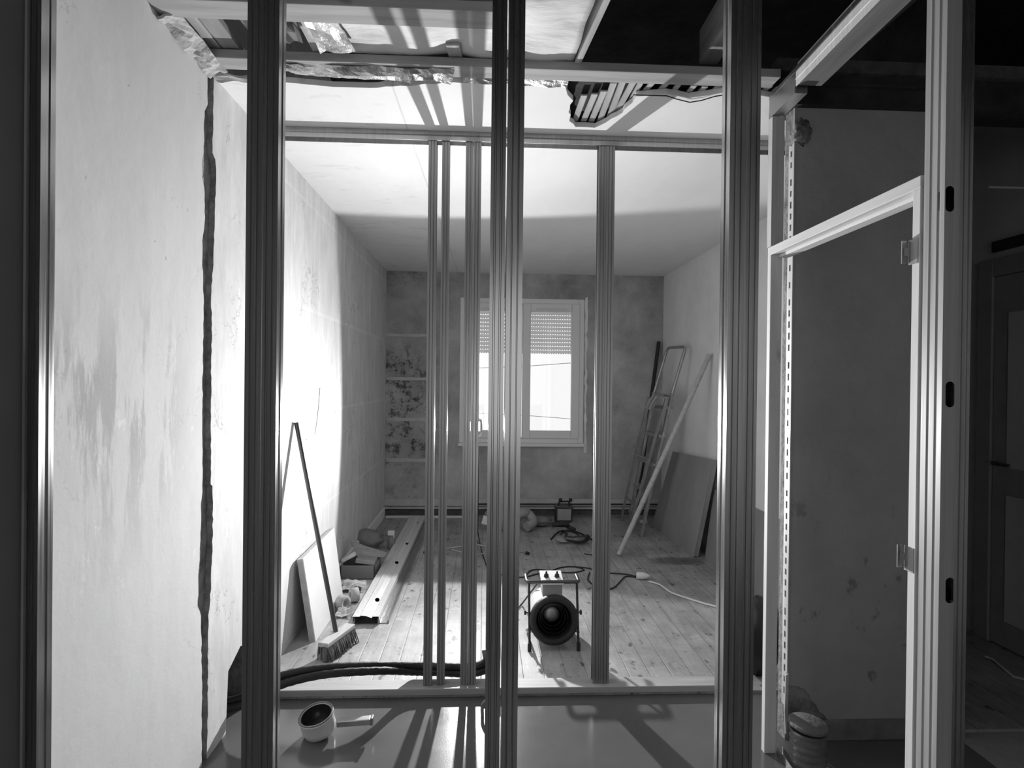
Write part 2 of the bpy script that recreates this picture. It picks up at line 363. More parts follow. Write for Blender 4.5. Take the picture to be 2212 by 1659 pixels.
LOC = {}
def empty(name, label, cat, loc, group=None):
    o = bpy.data.objects.new(name, None); C.objects.link(o); o.location = loc; o.empty_display_size = .05
    LOC[o.name] = Vector(loc); o['label'] = label; o['category'] = cat
    if group: o['group'] = group
    return o
def build(name, mb, m, parent=None, bev=0.0, label=None, solid=0.0):
    vs = mb.v
    if parent is None:
        lo = Vector((min(p.x for p in vs), min(p.y for p in vs), min(p.z for p in vs))); hi = Vector((max(p.x for p in vs), max(p.y for p in vs), max(p.z for p in vs)))
        base = Vector(((lo.x+hi.x)/2, (lo.y+hi.y)/2, lo.z)); loc = base
    else:
        base = LOC[parent.name]; loc = None
    me = bpy.data.meshes.new(name); me.from_pydata([tuple(p-base) for p in vs], [], mb.f)
    bm = bmesh.new(); bm.from_mesh(me); bmesh.ops.recalc_face_normals(bm, faces=bm.faces[:]); bm.to_mesh(me); bm.free()
    for i, p in enumerate(me.polygons): p.use_smooth = mb.sm[i] if i < len(mb.sm) else False
    me.materials.append(M[m] if isinstance(m, str) else m)
    o = bpy.data.objects.new(name, me); C.objects.link(o)
    if parent is None: o.location = base; LOC[o.name] = base
    else: o.parent = parent; LOC[o.name] = base
    if bev > 0:
        b = o.modifiers.new('bevel', 'BEVEL'); b.width = bev; b.segments = 2; b.limit_method = 'ANGLE'; b.angle_limit = R(40)
    if solid > 0:
        b = o.modifiers.new('solid', 'SOLIDIFY'); b.thickness = solid
    if label: o['label'] = label
    return o
def thing(name, mb, m, label, cat, group=None, **kw):
    o = build(name, mb, m, None, **kw); o['label'] = label; o['category'] = cat
    if group: o['group'] = group
    return o
def struct(name, mb, m, keep=False, **kw):
    """setting surfaces keep world coordinates so that their patterns stay where they are"""
    me_o = build(name, mb, m, None, **kw)
    if True:
        off = me_o.location.copy()
        for v in me_o.data.vertices: v.co += off
        me_o.location = (0, 0, 0); LOC[me_o.name] = Vector((0, 0, 0))
    me_o['kind'] = 'structure'; return me_o
def spart(name, mb, m, parent, **kw): return build(name, mb, m, parent, **kw)
def cut(o, mb):
    """boolean the shapes of mb out of mesh object o and bake the result"""
    me = bpy.data.meshes.new('cut'); base = LOC[o.name]; me.from_pydata([tuple(p-base) for p in mb.v], [], mb.f)
    bm = bmesh.new(); bm.from_mesh(me); bmesh.ops.recalc_face_normals(bm, faces=bm.faces[:]); bm.to_mesh(me); bm.free()
    c = bpy.data.objects.new('cut', me); C.objects.link(c); c.location = o.location if o.parent is None else (0, 0, 0)
    c.matrix_world = o.matrix_world if False else Matrix.Translation(base)
    md = o.modifiers.new('b', 'BOOLEAN'); md.object = c; md.operation = 'DIFFERENCE'; md.solver = 'EXACT'
    bpy.context.view_layer.update()
    dg = bpy.context.evaluated_depsgraph_get(); nm = bpy.data.meshes.new_from_object(o.evaluated_get(dg))
    o.modifiers.remove(md); o.data = nm; bpy.data.objects.remove(c); return o

# ------------------------------------------------------------------ the setting
XL, XR, XH = -1.045, 1.93, onZ(2142, 1384, 0).x          # left wall, room right wall, hall right wall
YC, YF, ZC = 2.34, 6.44, 2.60           # ceiling edge, far wall, ceiling height
YM = 2.80                               # new stud wall line at the room
YG = 1.42                               # stud wall line in the foreground
ZT = 3.45                               # roof boards above the hall
# floors
struct('floor', MB().box((XL-.2, YM-.02, -.12), (XR+.0, YF+.2, 0)), 'plank')
struct('floor', MB().box((XL-.2, -2.1, -.14), (1.98, YM-.02, -.012)), 'screed')
struct('floor', MB().box((1.98, -2.1, -.14), (XH+.2, 2.44, -.012)), 'darkwall')
struct('floor', MB().box((1.98, 2.44, -.12), (XH+.2, 4.4, 0)), 'plank')
# left wall: masonry with plaster slabs either side of the ragged scar of the wall that was taken out
struct('wall_left', MB().box((XL-.25, -2.1, -.1), (XL-.022, 1.9, ZT)).box((XL-.25, 1.9, -.1), (XL-.022, 2.50, ZT)).box((XL-.25, 2.50, .26), (XL-.022, 2.78, ZT)).box((XL-.25, 2.78, -.1), (XL-.022, YF+.15, ZT)).box((XL-.3, 2.45, -.1), (XL-.25, 2.85, .3)), 'masonry')
def jag(pts, step=.018, amp=.006, seed=1):
    rnd = random.Random(seed); out = []
    for a, b in zip(pts[:-1], pts[1:]):
        a = Vector(a); b = Vector(b); n = max(1, int((b-a).length/step)); d = (b-a).normalized(); nn = Vector((-d.y, d.x))
        for i in range(n): out.append(a+(b-a)*(i/n) + (nn*rnd.uniform(-amp, amp) if i else Vector((0, 0))))
    out.append(Vector(pts[-1])); return out
# scar edges traced as (px_left, px_right, py)
scar = [(449, 462, 160), (448, 461, 200), (449, 461, 225), (442, 460, 240), (441, 460, 290), (440, 459, 330), (437, 465, 345), (436, 467, 380), (441, 466, 405), (443, 464, 470), (437, 463, 520), (437, 461, 560), (440, 456, 640), (439, 458, 700), (438, 456, 780), (437, 456, 900), (437, 456, 1000), (437, 455, 1046), (437, 459, 1050), (434, 460, 1100), (432, 459, 1180), (428, 456, 1260), (427, 453, 1310), (434, 450, 1330), (436, 449, 1440), (436, 449, 1520), (436, 448, 1570), (436, 447, 1640)]
lo_e = [(onX(a, y, XL).y, onX(a, y, XL).z) for a, b, y in scar]; hi_e = [(onX(b, y, XL).y, onX(b, y, XL).z) for a, b, y in scar]
lo_e.append((lo_e[-1][0], -.02)); hi_e.append((hi_e[-1][0], -.02))
top_l = lo_e[0]; top_r = hi_e[0]
A = jag(lo_e, .02, .004, 3); B = jag(hi_e, .02, .004, 5)
plY0 = -2.1
polyA = [(plY0, ZT), (top_l[0], ZT)] + [tuple(p) for p in A] + [(plY0, -.02)]
hole = [(2.78, -.02), (2.78, .24), (2.66, .285), (2.535, .235), (2.515, -.02)]
polyB = [(top_r[0], ZT), (YF+.05, ZT), (YF+.05, -.02)] + hole + [tuple(p) for p in B][::-1]
mbw = MB(); mbw.prism([(XL, y, z) for y, z in polyA], (-.022, -.0, 0)); mbw.prism([(XL, y, z) for y, z in polyB], (-.022, 0, 0))
lw = struct('wall_left', mbw, 'lwall'); lw.data.materials.append(M['core'])
for p_ in lw.data.polygons:
    if abs(p_.normal.x) < .5: p_.material_index = 1
# far wall with the window opening
wx0, wx1 = onY(993, 800, YF).x, onY(1261, 800, YF).x
wz0, wz1 = onY(1127, 957, YF).z, onY(1127, 645, YF).z
fw = MB(); T = YF+.28
fw.box((XL-.2, YF, -.1), (wx0, T, ZT)).box((wx1, YF, -.1), (XR+.25, T, ZT)).box((wx0, YF, -.1), (wx1, T, wz0)).box((wx0, YF, wz1), (wx1, T, ZT))
struct('wall_back', fw, 'fwall')
# pale plaster scars where shelves stood, left of the window
sb = MB(); rnd = random.Random(4)
for py in (724, 818, 906, 994):
    p0 = onY(835, py-4, YF); p1 = onY(930, py+4, YF)
    pts = jag([(p0.x, p0.z), (p1.x, p0.z+rnd.uniform(-.004, .004))], .04, .004, py) + jag([(p1.x, p1.z), (p0.x, p1.z)], .04, .004, py+1)
    sb.prism([(q[0], YF-.006, q[1]) for q in pts], (0, .004, 0))
struct('trim_1', sb, 'dwhite')
# right wall of the room, partition stub and its broken plaster
struct('wall_right', MB().box((XR, 2.476, -.1), (XR+.03, YF+.1, 2.7)), 'rwall')
struct('wall_right', MB().box((XR+.001, 2.476, 2.7), (XR+.03, YF+.1, ZT)), 'attic')
PY = 2.40; PX = onY(1709, 822, PY).x; XE = onY(2100, 500, PY).x
struct('wall_middle', MB().box((PX, PY+.012, -.1), (XE, PY+.075, 2.575)), 'masonry')
b0 = onY(1712, 1478, PY); b1 = onY(1738, 1488, PY); b2 = onY(1765, 1530, PY); b3 = onY(1792, 1560, PY); b4 = onY(1800, 1572, PY)
pl = [(PX, 2.575), (XE, 2.575), (XE, .075)] + [tuple(q) for q in jag([(b4.x, .075), (b3.x, b3.z), (b2.x, b2.z), (b1.x, b1.z), (PX, b0.z)], .015, .004, 9)]
struct('wall_middle', MB().prism([(x, PY, z) for x, z in pl], (0, .012, 0)), 'darkwall')
struct('trim_2', MB().box((PX+.13, PY-.004, -.01), (XE, PY+.012, .075)), 'tub')
# hall side walls, wall behind the photographer, end of the passage
struct('wall_hall_left', MB().box((-1.2, -2.1, -.02), (XL+.002, 1.41, ZT)), 'hallL')
struct('wall_hall_right', MB().box((XH, -2.1, -.1), (XH+.15, 4.4, 3.04)), 'hall')
struct('wall_hall_end', MB().box((XE, 4.25, -.1), (XH, 4.4, ZT)), 'hall')
# wall behind the photographer, with a window opening added as unseen fill light
FX0, FX1, FZ0, FZ1 = -.45, 1.65, .80, 2.25
struct('wall_front', MB().box((XL-.2, -2.2, -.1), (FX0, -2.1, ZT)).box((FX1, -2.2, -.1), (XH+.2, -2.1, ZT)).box((FX0, -2.2, -.1), (FX1, -2.1, FZ0)).box((FX0, -2.2, FZ1), (FX1, -2.1, ZT)), 'hall')
struct('fill_window', MB().box((FX0, -2.18, FZ0), (FX0+.06, -2.12, FZ1)).box((FX1-.06, -2.18, FZ0), (FX1, -2.12, FZ1)).box((FX0, -2.18, FZ0), (FX1, -2.12, FZ0+.06)).box((FX0, -2.18, FZ1-.06), (FX1, -2.12, FZ1)).box((.57, -2.18, FZ0), (.63, -2.12, FZ1)), 'white')
struct('wall_attic', MB().box((XH, -2.1, 3.04), (XH+.15, 4.4, ZT)), 'attic')
struct('ceiling', MB().box((XL-.3, -2.2, ZT), (XH+.3, 4.45, ZT+.06)), 'attic')
# room ceiling with its ragged broken front edge (traced), plaster on laths
edge = [(440, 160), (470, 172), (520, 176), (560, 170), (600, 178), (700, 186), (800, 190), (900, 184), (980, 178), (1060, 181), (1130, 182), (1200, 184), (1222, 190), (1226, 205), (1238, 218), (1231, 235), (1230, 262), (1243, 274), (1285, 276), (1310, 264), (1345, 243), (1366, 222), (1374, 208), (1410, 205), (1440, 203), (1470, 208), (1487, 212), (1530, 206), (1570, 198), (1640, 206), (1700, 212)]
ep = [(onZ(x, y, ZC).x, onZ(x, y, ZC).y) for x, y in edge]
ep[0] = (XL-.02, ep[0][1]); ep.append((XR+.1, ep[-1][1]+.02))
EP = jag(ep, .03, .006, 12)
cp = [(XR+.1, YF+.1), (XL-.02, YF+.1)] + [tuple(p) for p in EP]
struct('ceiling', MB().prism([(x, y, ZC) for x, y in cp], (0, 0, .022)), 'ceil')
struct('ceiling', MB().box((XL-.02, YM+.3, ZC+.1), (XR+.1, YF+.1, ZC+.12)).box((XL-.02, YM+.3, ZC+.02), (XR+.1, YM+.34, ZC+.12)), 'oldY')
# dark beam bearing above the partition stub
struct('trim_3', MB().box((PX-.05, PY-.03, 2.575), (XH, PY+.12, 2.70)), 'attic')
# baseboard and skirting pipes at the far wall
z_a, z_b = onY(1000, 1077, YF).z, onY(1000, 1092, YF).z
struct('baseboard_back', MB().box((XL, YF-.02, z_b), (XR, YF, z_a)).box((XL, YF-.045, .085), (XR, YF, z_b-.012)), 'dwhite')
struct('trim_4', MB().box((XL, YF-.03, .02), (XR, YF, .07)), 'darkwood')
struct('baseboard_left', MB().box((XL, 4.4, 0), (XL+.016, YF-.05, .10)), 'rwall', bev=.003)

# ------------------------------------------------------------------ window
win = bpy.data.objects.new('window_1', None); C.objects.link(win); win['kind'] = 'structure'; LOC[win.name] = Vector((0, 0, 0))
fy0, fy1 = YF-.012, YF+.06
def frame(mb, x0, x1, z0, z1, t, y0, y1): return mb.box((x0, y0, z0), (x0+t, y1, z1)).box((x1-t, y0, z0), (x1, y1, z1)).box((x0+t, y0, z0), (x1-t, y1, z0+t)).box((x0+t, y0, z1-t), (x1-t, y1, z1))
spart('frame', frame(MB(), wx0, wx1, wz0, wz1, .062, fy0, fy1), 'pvc', win, bev=.006)
xm = (wx0+wx1)/2
for sx0, sx1 in ((wx0+.05, xm-.004), (xm+.004, wx1-.05)):
    s_ = spart('sash', frame(MB(), sx0, sx1, wz0+.05, wz1-.05, .085, fy0-.014, fy1-.01), 'pvc', win, bev=.008)
    spart('pane', MB().box((sx0+.08, fy0+.02, wz0+.13), (sx1-.08, fy0+.028, wz1-.13)), 'glass', s_)
    spart('vent_strip', MB().box((sx0+.14, fy0-.02, wz1-.125), (sx1-.14, fy0-.012, wz1-.105)), 'white', s_, bev=.003)
spart('handle', MB().bar((xm-.03, fy0-.03, .97), (xm-.03, fy0-.055, .97), .02, .02).bar((xm-.03, fy0-.055, .99), (xm-.03, fy0-.055, .86), .018, .014), 'white', win, bev=.003)
spart('sill', MB().box((wx0-.01, YF-.04, wz0-.035), (wx1+.012, YF+.06, wz0)), 'pvc', win, bev=.006)
sh = MB(); zs1 = onY(1180, 676, YF).z+.12; zs0 = onY(1180, 764, YF).z; nsl = int((zs1-zs0)/.042)
for k in range(nsl+1):
    z = zs0 + k*.042
    for i in range(0, 46):
        xa = wx0+.06 + i*(wx1-wx0-.12)/46; xb = xa + (wx1-wx0-.12)/46
        if k % 1 == 0: sh.box((xa+.006, YF+.13, z+.004), (xb-.006, YF+.14, z+.012))
    sh.box((wx0+.06, YF+.128, z+.012), (wx1-.06, YF+.142, z+.042))
spart('roller_shutter', sh, 'slat', win)
# overhead cables outside
thing('outside_cable', MB().tube([onY(900, 800, 12), onY(1138, 791, 12), onY(1330, 777, 12)], .006, 6), 'black', 'thin overhead cable outside the window, the upper one', 'cable')
thing('outside_cable', MB().tube([onY(900, 885, 12), onY(1143, 898, 12), onY(1330, 912, 12)], .005, 6), 'black', 'thin overhead cable outside the window, the lower one', 'cable')
# reveal plaster edge at right of the window
struct('trim_5', MB().prism([(x, YF-.004, z) for x, z in [tuple(q) for q in jag([(wx1+.01, wz1+.02), (wx1+.012, wz0-.1)], .05, .006, 31)] + [tuple(q) for q in jag([(wx1+.035, wz0-.1), (wx1+.03, wz1+.03)], .05, .008, 32)]], (0, .003, 0)), 'rwall')

# ------------------------------------------------------------------ metal studs
TH = .0016
def stud_mb(x0, x1, y0, y1, z0, z1, open_side, lip=.007):
    """C stud: flanges at y0 and y1 (ribbed), web on the side opposite open_side ('L' or 'R')"""
    s = 1 if open_side == 'R' else -1
    xo, xi = (x1, x0) if s > 0 else (x0, x1)          # xo open edge, xi web
    w_ = abs(x1-x0); g = .0025
    def X(t): return xi + s*w_*t
    path = [(X(1), y0+lip), (X(1), y0), (X(.78), y0), (X(.74), y0+g), (X(.66), y0+g), (X(.62), y0), (X(.38), y0), (X(.34), y0+g), (X(.26), y0+g), (X(.22), y0), (X(0), y0),
            (X(0), y0+(y1-y0)*.35), (X(.07), y0+(y1-y0)*.42), (X(.07), y0+(y1-y0)*.58), (X(0), y0+(y1-y0)*.65),
            (X(0), y1), (X(.3), y1), (X(.34), y1-g), (X(.62), y1-g), (X(.66), y1), (X(1), y1), (X(1), y1-lip)]
    return MB().ribbon([(x, y, z0) for x, y in path], TH, (0, 0, z1-z0))
def stud(px0, px1, Y, depth, z0, z1, open_side, label, group, m='steel', py=822, **kw):
    a = onY(px0, py, Y).x; b = onY(px1, py, Y).x
    return thing('metal_stud', stud_mb(a, b, Y, Y+depth, z0, z1, open_side), m, label, 'metal stud', group, **kw)
GF = 'steel studs of the near partition'; GM = 'steel studs of the far partition'; GD = 'steel studs of the side partition'
ZG = 2.56
zg0 = -.010
stud(53, 84, YG, .048, zg0, ZG, 'L', 'dark metal stud fixed to the left wall at the left edge of the photo', GF)
stud(530, 562.5, YG, .048, zg0, ZG, 'R', 'left half of the boxed near stud that stands before the broom', GF)
stud(564, 596.5, YG, .048, zg0, ZG, 'L', 'right half of the boxed near stud that stands before the broom', GF)
stud(1055.5, 1087.5, YG, .048, zg0, ZG, 'L', 'near centre stud on the left of the narrow slit that crosses the window', GF)
stud(1092.5, 1124.5, YG, .048, zg0, ZG, 'R', 'near centre stud on the right of the narrow slit that crosses the window', GF)
stud(1571, 1602.5, YG, .048, zg0, ZG, 'R', 'left half of the boxed near stud between ladder and timber door frame', GF)
stud(1604, 1635.5, YG, .048, zg0, ZG, 'L', 'right half of the boxed near stud between ladder and timber door frame', GF)
# near partition top and floor tracks
def track(a, b, h, wdt, m, label, cat='track', down=True):
    """U track along x from a to b at height z (a.z) ; opening down or up"""
    a = Vector(a); b = Vector(b); s = -1 if down else 1; y0 = a.y-.002; y1 = a.y+wdt+.002
    p = [(a.x, y0, a.z+s*h), (a.x, y0, a.z), (a.x, y1, a.z), (a.x, y1, a.z+s*h)]
    return MB().ribbon(p, TH, (b.x-a.x, 0, 0))
thing('metal_track', track((XL+.002, YG, ZG+.004), (1.06, YG, ZG+.004), .03, .048, 0, ''), 'track', 'head track carrying the near partition studs, above the picture edge', 'metal track')
# far partition
m1 = onY(620, 288, YM); m2 = onY(1560, 308, YM)
thing('metal_track', MB().ribbon([(XL+.004, YM-.004, 2.555), (XL+.004, YM-.004, 2.574), (XL+.004, YM-.001, 2.578), (XL+.004, YM-.004, 2.582), (XL+.004, YM-.004, 2.597), (XL+.004, YM+.052, 2.597), (XL+.004, YM+.052, 2.555)], TH, (XR-XL-.01, 0, 0)), 'track', 'ceiling track of the far partition running across under the white ceiling', 'metal track')
def mstud(p0, p1, side, lab): return stud(p0, p1, YM, .048, .033, 2.585, side, lab, GM, 'steel2')
mstud(921.5, 938, 'R', 'first of the left couple of slim far studs, nearest the channels on the floor')
mstud(950, 966.5, 'L', 'second of the left couple of slim far studs, right across the narrow gap')
mstud(1001, 1016.5, 'L', 'slim far stud on the left of the close couple hiding the work lamp')
mstud(1018, 1034, 'R', 'slim far stud on the right of the close couple hiding the work lamp')
mstud(1288, 1304.5, 'L', 'left half of the double far stud to the right of the heater')
mstud(1305.5, 1322, 'R', 'right half of the double far stud to the right of the heater')
thing('metal_stud', stud_mb(XL+.004, XL+.04, YM, YM+.048, .033, 2.585, 'R'), 'steel2', 'slim far stud against the left wall, mostly behind the near boxed stud', 'metal stud', GM)
# floor plate: timber batten with a steel track on it
thing('floor_plate', MB().box((XL+.005, YM-.03, .001), (1.135, YM+.062, .031)), 'pineX', 'pale timber plate under the slim far studs along the edge of the floorboards', 'timber plate', bev=.003)

# side partition with the timber door frame
def XD(y): return 1.08 + (y-YG)*.045
def XJ(y): return 1.113 + (y-YG)*.010
def shear(mb, fn=None):
    for p in mb.v: p.x += (fn or XD)(p.y)
    return mb
dy0 = onX(1658, 1100, 1.122).y          # near face of the left jamb
# slotted stud facing the camera at the right
xs0 = onY(2035, 822, YG).x; xs1 = onY(2064.5, 822, YG).x; xs2 = onY(2095, 822, YG).x
so = thing('metal_stud', MB().ribbon([(x, y, zg0) for x, y in ((xs1, YG+.007), (xs1, YG), (xs0, YG), (xs0, YG+.014), (xs0+.0025, YG+.017), (xs0+.0025, YG+.021), (xs0, YG+.024), (xs0, YG+.040), (xs0+.0025, YG+.043), (xs0+.0025, YG+.047), (xs0, YG+.05), (xs0, YG+.066), (xs1, YG+.066), (xs1, YG+.059))], TH, (0, 0, ZG-zg0)), 'lit_steel', 'metal stud with oval slots beside the right door jamb, brightly lit on its left side', 'metal stud', GD)
cc = MB()
for py in (430, 852, 1275):
    p = onY(2051, py, YG); pr = []
    for i in range(24):
        a = 2*math.pi*i/24; pr.append((p.x + .0115*math.cos(a), YG-.01, p.z + .0115*math.sin(a) + (.020 if math.sin(a) > 0 else -.020)))
    cc.prism(pr, (0, .035, 0))
cut(so, cc)
thing('metal_stud', stud_mb(xs1+.002, xs2, YG, YG+.05, zg0, ZG, 'L'), 'steel', 'plain dark metal stud on the right of the one with oval slots', 'metal stud', GD)
yj = dy0+.028
df = empty('door_frame', 'pale new timber door frame set between the studs of the side partition', 'door frame', (XD(1.9), 1.9, 0))
zl1 = onX(1985, 380, XJ(1.52)).z; zl0 = zl1-.032
jl = MB().box((0, yj-.028, -.012), (.046, yj, zl0)).box((.010, yj, -.012), (.046, yj+.004, zl0)); shear(jl, XJ); build('jamb', jl, 'pine', df, bev=.002)
yr = max(onX(1983, 822, XJ(1.5)).y, YG+.069)
jr = MB().box((0, yr, -.012), (.058, yr+.029, zl0)).box((.02, yr+.029, -.012), (.058, yr+.037, zl0)); shear(jr, XJ); build('jamb', jr, 'pine', df, bev=.002)
lt = MB().box((0, yr, zl0), (.07, yj, zl1)).box((.03, yr+.03, zl0-.012), (.07, yj-.03, zl0)); shear(lt, XJ); build('lintel', lt, 'pineY', df, bev=.002)
for py in (545, 1205):
    p = onX(1962, py, XJ(1.48)-.0)
    h = MB().box((p.x-.001, yr+.006, p.z-.035), (p.x+.001, yr+.04, p.z+.03)).box((p.x-.016, yr+.044, p.z-.03), (p.x-.004, yr+.047, p.z+.03)).bar((p.x-.010, yr+.045, p.z), (p.x+.008, yr+.035, p.z), .006, .02)
    build('hinge', h, 'steel2', df)
thing('metal_stud', shear(MB().ribbon([(.046, yj-.022, zl1+.001), (.046, yj-.028, zl1+.001), (0, yj-.028, zl1+.001), (0, yj+.003, zl1+.001), (.046, yj+.003, zl1+.001)], TH, (0, 0, 2.500-zl1)), XJ), 'galv', 'short metal stud standing on the left end of the door lintel', 'metal stud', GD)
# ceiling track and timber running along the side partition
yt0, yt1 = -.3, yj+.02
tk = MB()
a1 = 2.523
tk.box((0, yt0, a1+.002), (.003, 2.13, a1+.054)).box((-.002, yt0, a1+.0265), (.0, 2.13, a1+.0285)); shear(tk)
thing('metal_track', tk, 'bright', 'bright side of the head track running diagonally above the door opening', 'metal track')
bm_ = MB().box((.004, yt0, a1+.004), (.092, 2.125, a1+.085)); shear(bm_)
thing('timber_joist', bm_, 'darkjoist', 'rough joist running diagonally over the side partition behind the bright track', 'timber joist')
ot = MB().box((-.002, yt0, a1+.056), (.003, yj+.0, a1+.072)).box((-.001, 2.135, a1-.02), (.046, yj+.0, a1+.055)); shear(ot)
thing('furring_strip', ot, 'steel2', 'grey metal strip above the bright track, reaching to the left door stud', 'metal strip')
# floor track of the side partition beyond the doorway
ft = MB().box((.048, 1.9, -.012), (.072, yj-.035, -.008)).box((.048, 1.9, -.008), (.0495, yj-.035, .02)).box((.0705, 1.9, -.008), (.072, yj-.035, .02)); shear(ft)
thing('metal_track', ft, 'track', 'short floor track in the doorway beside the ribbed tub', 'metal track')

# perforated corner bead on the partition stub
cb = MB(); zt, zb = 2.43, .13
cb.box((PX-.003, PY-.004, .27), (PX+.001, PY+.002, zt))
cb.box((PX-.003, PY+.024, zb), (PX-.001, PY+.038, zt)).box((PX-.003, PY+.002, zb), (PX-.001, PY+.010, zt))
z = zb
rnd = random.Random(2)
while z < zt:
    hgt = .020 if rnd.random() < .88 else .045
    cb.box((PX-.003, PY+.010, z), (PX-.001, PY+.024, z+hgt)); z += hgt+.026+rnd.uniform(-.002, .003)
thing('corner_bead', cb, 'galv', 'perforated metal corner bead on the broken edge of the grey partition', 'corner bead')
thing('plaster_lump', MB().blob((PX+.025, PY-.012, 2.47), .032, 3, .35, 3, (1, .8, 1.3), 3.5), 'masonry', 'dark plaster lump at the top of the perforated corner bead', 'plaster lump')
# loose peeling strips at the foot of the bead
thing('plaster_strip', MB().prism([(PX-.006, PY+.0, .02), (PX-.012, PY-.003, .12), (PX-.008, PY, .26), (PX+.004, PY, .27), (PX+.002, PY, .14), (PX+.0, PY, .02)], (0, -.006, 0)), 'dwhite', 'ragged pale strip peeling at the foot of the corner bead', 'plaster strip')

# ------------------------------------------------------------------ open ceiling of the hall
def thingbox(name, a, b, m, label, cat, group=None, bev=.003): return thing(name, MB().box(a, b), m, label, cat, group, bev=bev)
yb0, yb1 = 2.215, 2.30
thingbox('ceiling_batten', (XL+.002, yb0, 2.600), (1.10, yb1, 2.632), 'old', 'grey timber batten crossing just in front of the broken white ceiling', 'timber batten', 'battens of the open ceiling')
yn0, yn1 = onZ(1000, 22, 2.6).y, onZ(1000, 62, 2.6).y
thingbox('ceiling_batten', (XL+.002, yn0, 2.600), (.045, yn1, 2.632), 'old', 'grey timber batten at the top edge of the photo, nearer than the other', 'timber batten', 'battens of the open ceiling')
# rough boards along the left wall top
bd = MB().box((XL+.002, yn1-.1, 2.636), (XL+.085, 2.30, 2.655)); thing('rough_board', bd, 'lath', 'rough pale board lying along the top of the left wall', 'board')
thing('rough_board', MB().box((XL+.09, yn1-.1, 2.637), (XL+.15, 2.28, 2.66)), 'oldY', 'second rough board right of the pale one above the left wall', 'board')
thing('plaster_scrap', MB().sheet((XL+.001, 1.95, 2.585), (XL+.06, 1.97, 2.61), (XL+.07, 2.31, 2.60), (XL+.001, 2.33, 2.575), 5, 14, .012, 4, 14), 'rough', 'crumbling plaster edge between left wall and open ceiling', 'plaster scrap', solid=.008)
thing('plaster_scrap', MB().sheet(onZ(452, 158, 2.60), onZ(545, 168, 2.605), onZ(540, 178, 2.595), onZ(470, 176, 2.59), 8, 4, .006, 5, 20), 'dwhite', 'curled pale plaster flake at the top of the dark wall scar', 'plaster scrap', solid=.006)
# insulation faced with foil paper
ins = MB().sheet((-.62, 1.55, 2.70), (.345, 1.55, 2.72), (.315, 2.23, 2.665), (-.62, 2.21, 2.67), 44, 30, .010, 2, 6., .02, 0., .06, True)
thing('insulation_sheet', ins, 'foil', 'large wrinkled paper faced insulation sheet behind the centre studs', 'insulation sheet', solid=.03)
ins2 = MB().sheet((-1.02, 1.36, 2.74), (.38, 1.36, 2.74), (.38, 1.53, 2.72), (-1.02, 1.53, 2.72), 30, 6, .008, 6, 5., 0., 0., .05, True)
thing('insulation_sheet', ins2, 'foil', 'strip of insulation beyond the topmost batten at the photo edge', 'insulation sheet', solid=.03)
thing('insulation_sheet', MB().sheet((-.88, 1.98, 2.67), (-.66, 1.98, 2.69), (-.66, 2.19, 2.665), (-.80, 2.20, 2.66), 9, 7, .024, 8, 7.), 'crumple', 'crumpled foil flap hanging left beside the boxed near stud', 'insulation sheet', solid=.003)
thing('insulation_sheet', MB().sheet((-.95, 1.99, 2.76), (-.66, 2.04, 2.74), (-.66, 2.24, 2.72), (-.86, 2.24, 2.72), 7, 7, .025, 11, 9.), 'crumple', 'small torn foil fold above the wall scar, behind the crumpled flap', 'insulation sheet', solid=.003)
thing('insulation_sheet', MB().sheet((-.60, 1.99, 2.622), (-.50, 1.98, 2.63), (-.47, 2.17, 2.625), (-.60, 2.19, 2.615), 5, 6, .012, 12, 8.), 'crumple', 'bright folded foil corner just right of the boxed near stud', 'insulation sheet', solid=.003)
# torn foil hanging under the batten
for k, (xa, xb, dz, lab) in enumerate(((640, 760, .018, 'curled foil scrap hanging under the batten, nearest the boxed near stud'), (735, 900, .028, 'dark folded foil scrap hanging under the middle of the batten'), (880, 985, .022, 'foil scrap hanging under the batten left of the stud shadows'))):
    a = onZ(xa, 178, 2.6); b = onZ(xb, 178, 2.6)
    thing('foil_scrap', MB().sheet((a.x, 2.235, 2.597), (b.x, 2.235, 2.597), (b.x-.02, 2.31, 2.597-dz*.6), (a.x+.02, 2.31, 2.597-dz*.4), 9, 5, .007, 20+k, 14., dz*.6), 'crumple', lab, 'foil scrap', 'torn foil under the batten', solid=.002)
thing('foil_scrap', MB().sheet((onZ(1000, 178, 2.6).x, 2.302, 2.61), (onZ(1228, 178, 2.6).x, 2.302, 2.61), (onZ(1228, 178, 2.6).x, 2.345, 2.60), (onZ(1000, 178, 2.6).x, 2.335, 2.60), 16, 3, .005, 30, 18.), 'crumple', 'crumpled foil strip between batten and white ceiling behind the centre studs', 'foil scrap', 'torn foil under the batten', solid=.004)
# short struts between the battens
for (p, q, lab) in (((663, 50), (694, 112), 'short bright wooden strut between the battens right of the boxed near stud'), ((1128/1.0-150, 92), (985, 122), 'short wooden strut between the battens behind the slim studs')):
    a = onZ(p[0], p[1], 2.645); b = onZ(q[0], q[1], 2.645)
    thing('wooden_strut', MB().bar(a, b, .05, .02), 'lath', lab, 'wooden strut', bev=.002)
# timber along the edge of the insulation and the plate above the batten
ea = onZ(1306, 0, 2.64); eb = onZ(1246, 132, 2.64)
thing('edge_timber', MB().bar((ea.x+(ea.x-eb.x)*.6, ea.y+(ea.y-eb.y)*.6, 2.66), (eb.x, eb.y+.01, 2.66), .022, .075), 'lath', 'narrow timber edging the insulation beside the black roof void', 'timber edge', bev=.002)
thing('ceiling_plate', MB().box((.33, 2.305, 2.636), (1.13, 2.345, 2.668)), 'oldY', 'thin plate lying above the batten along the black roof void', 'timber plate', bev=.002)
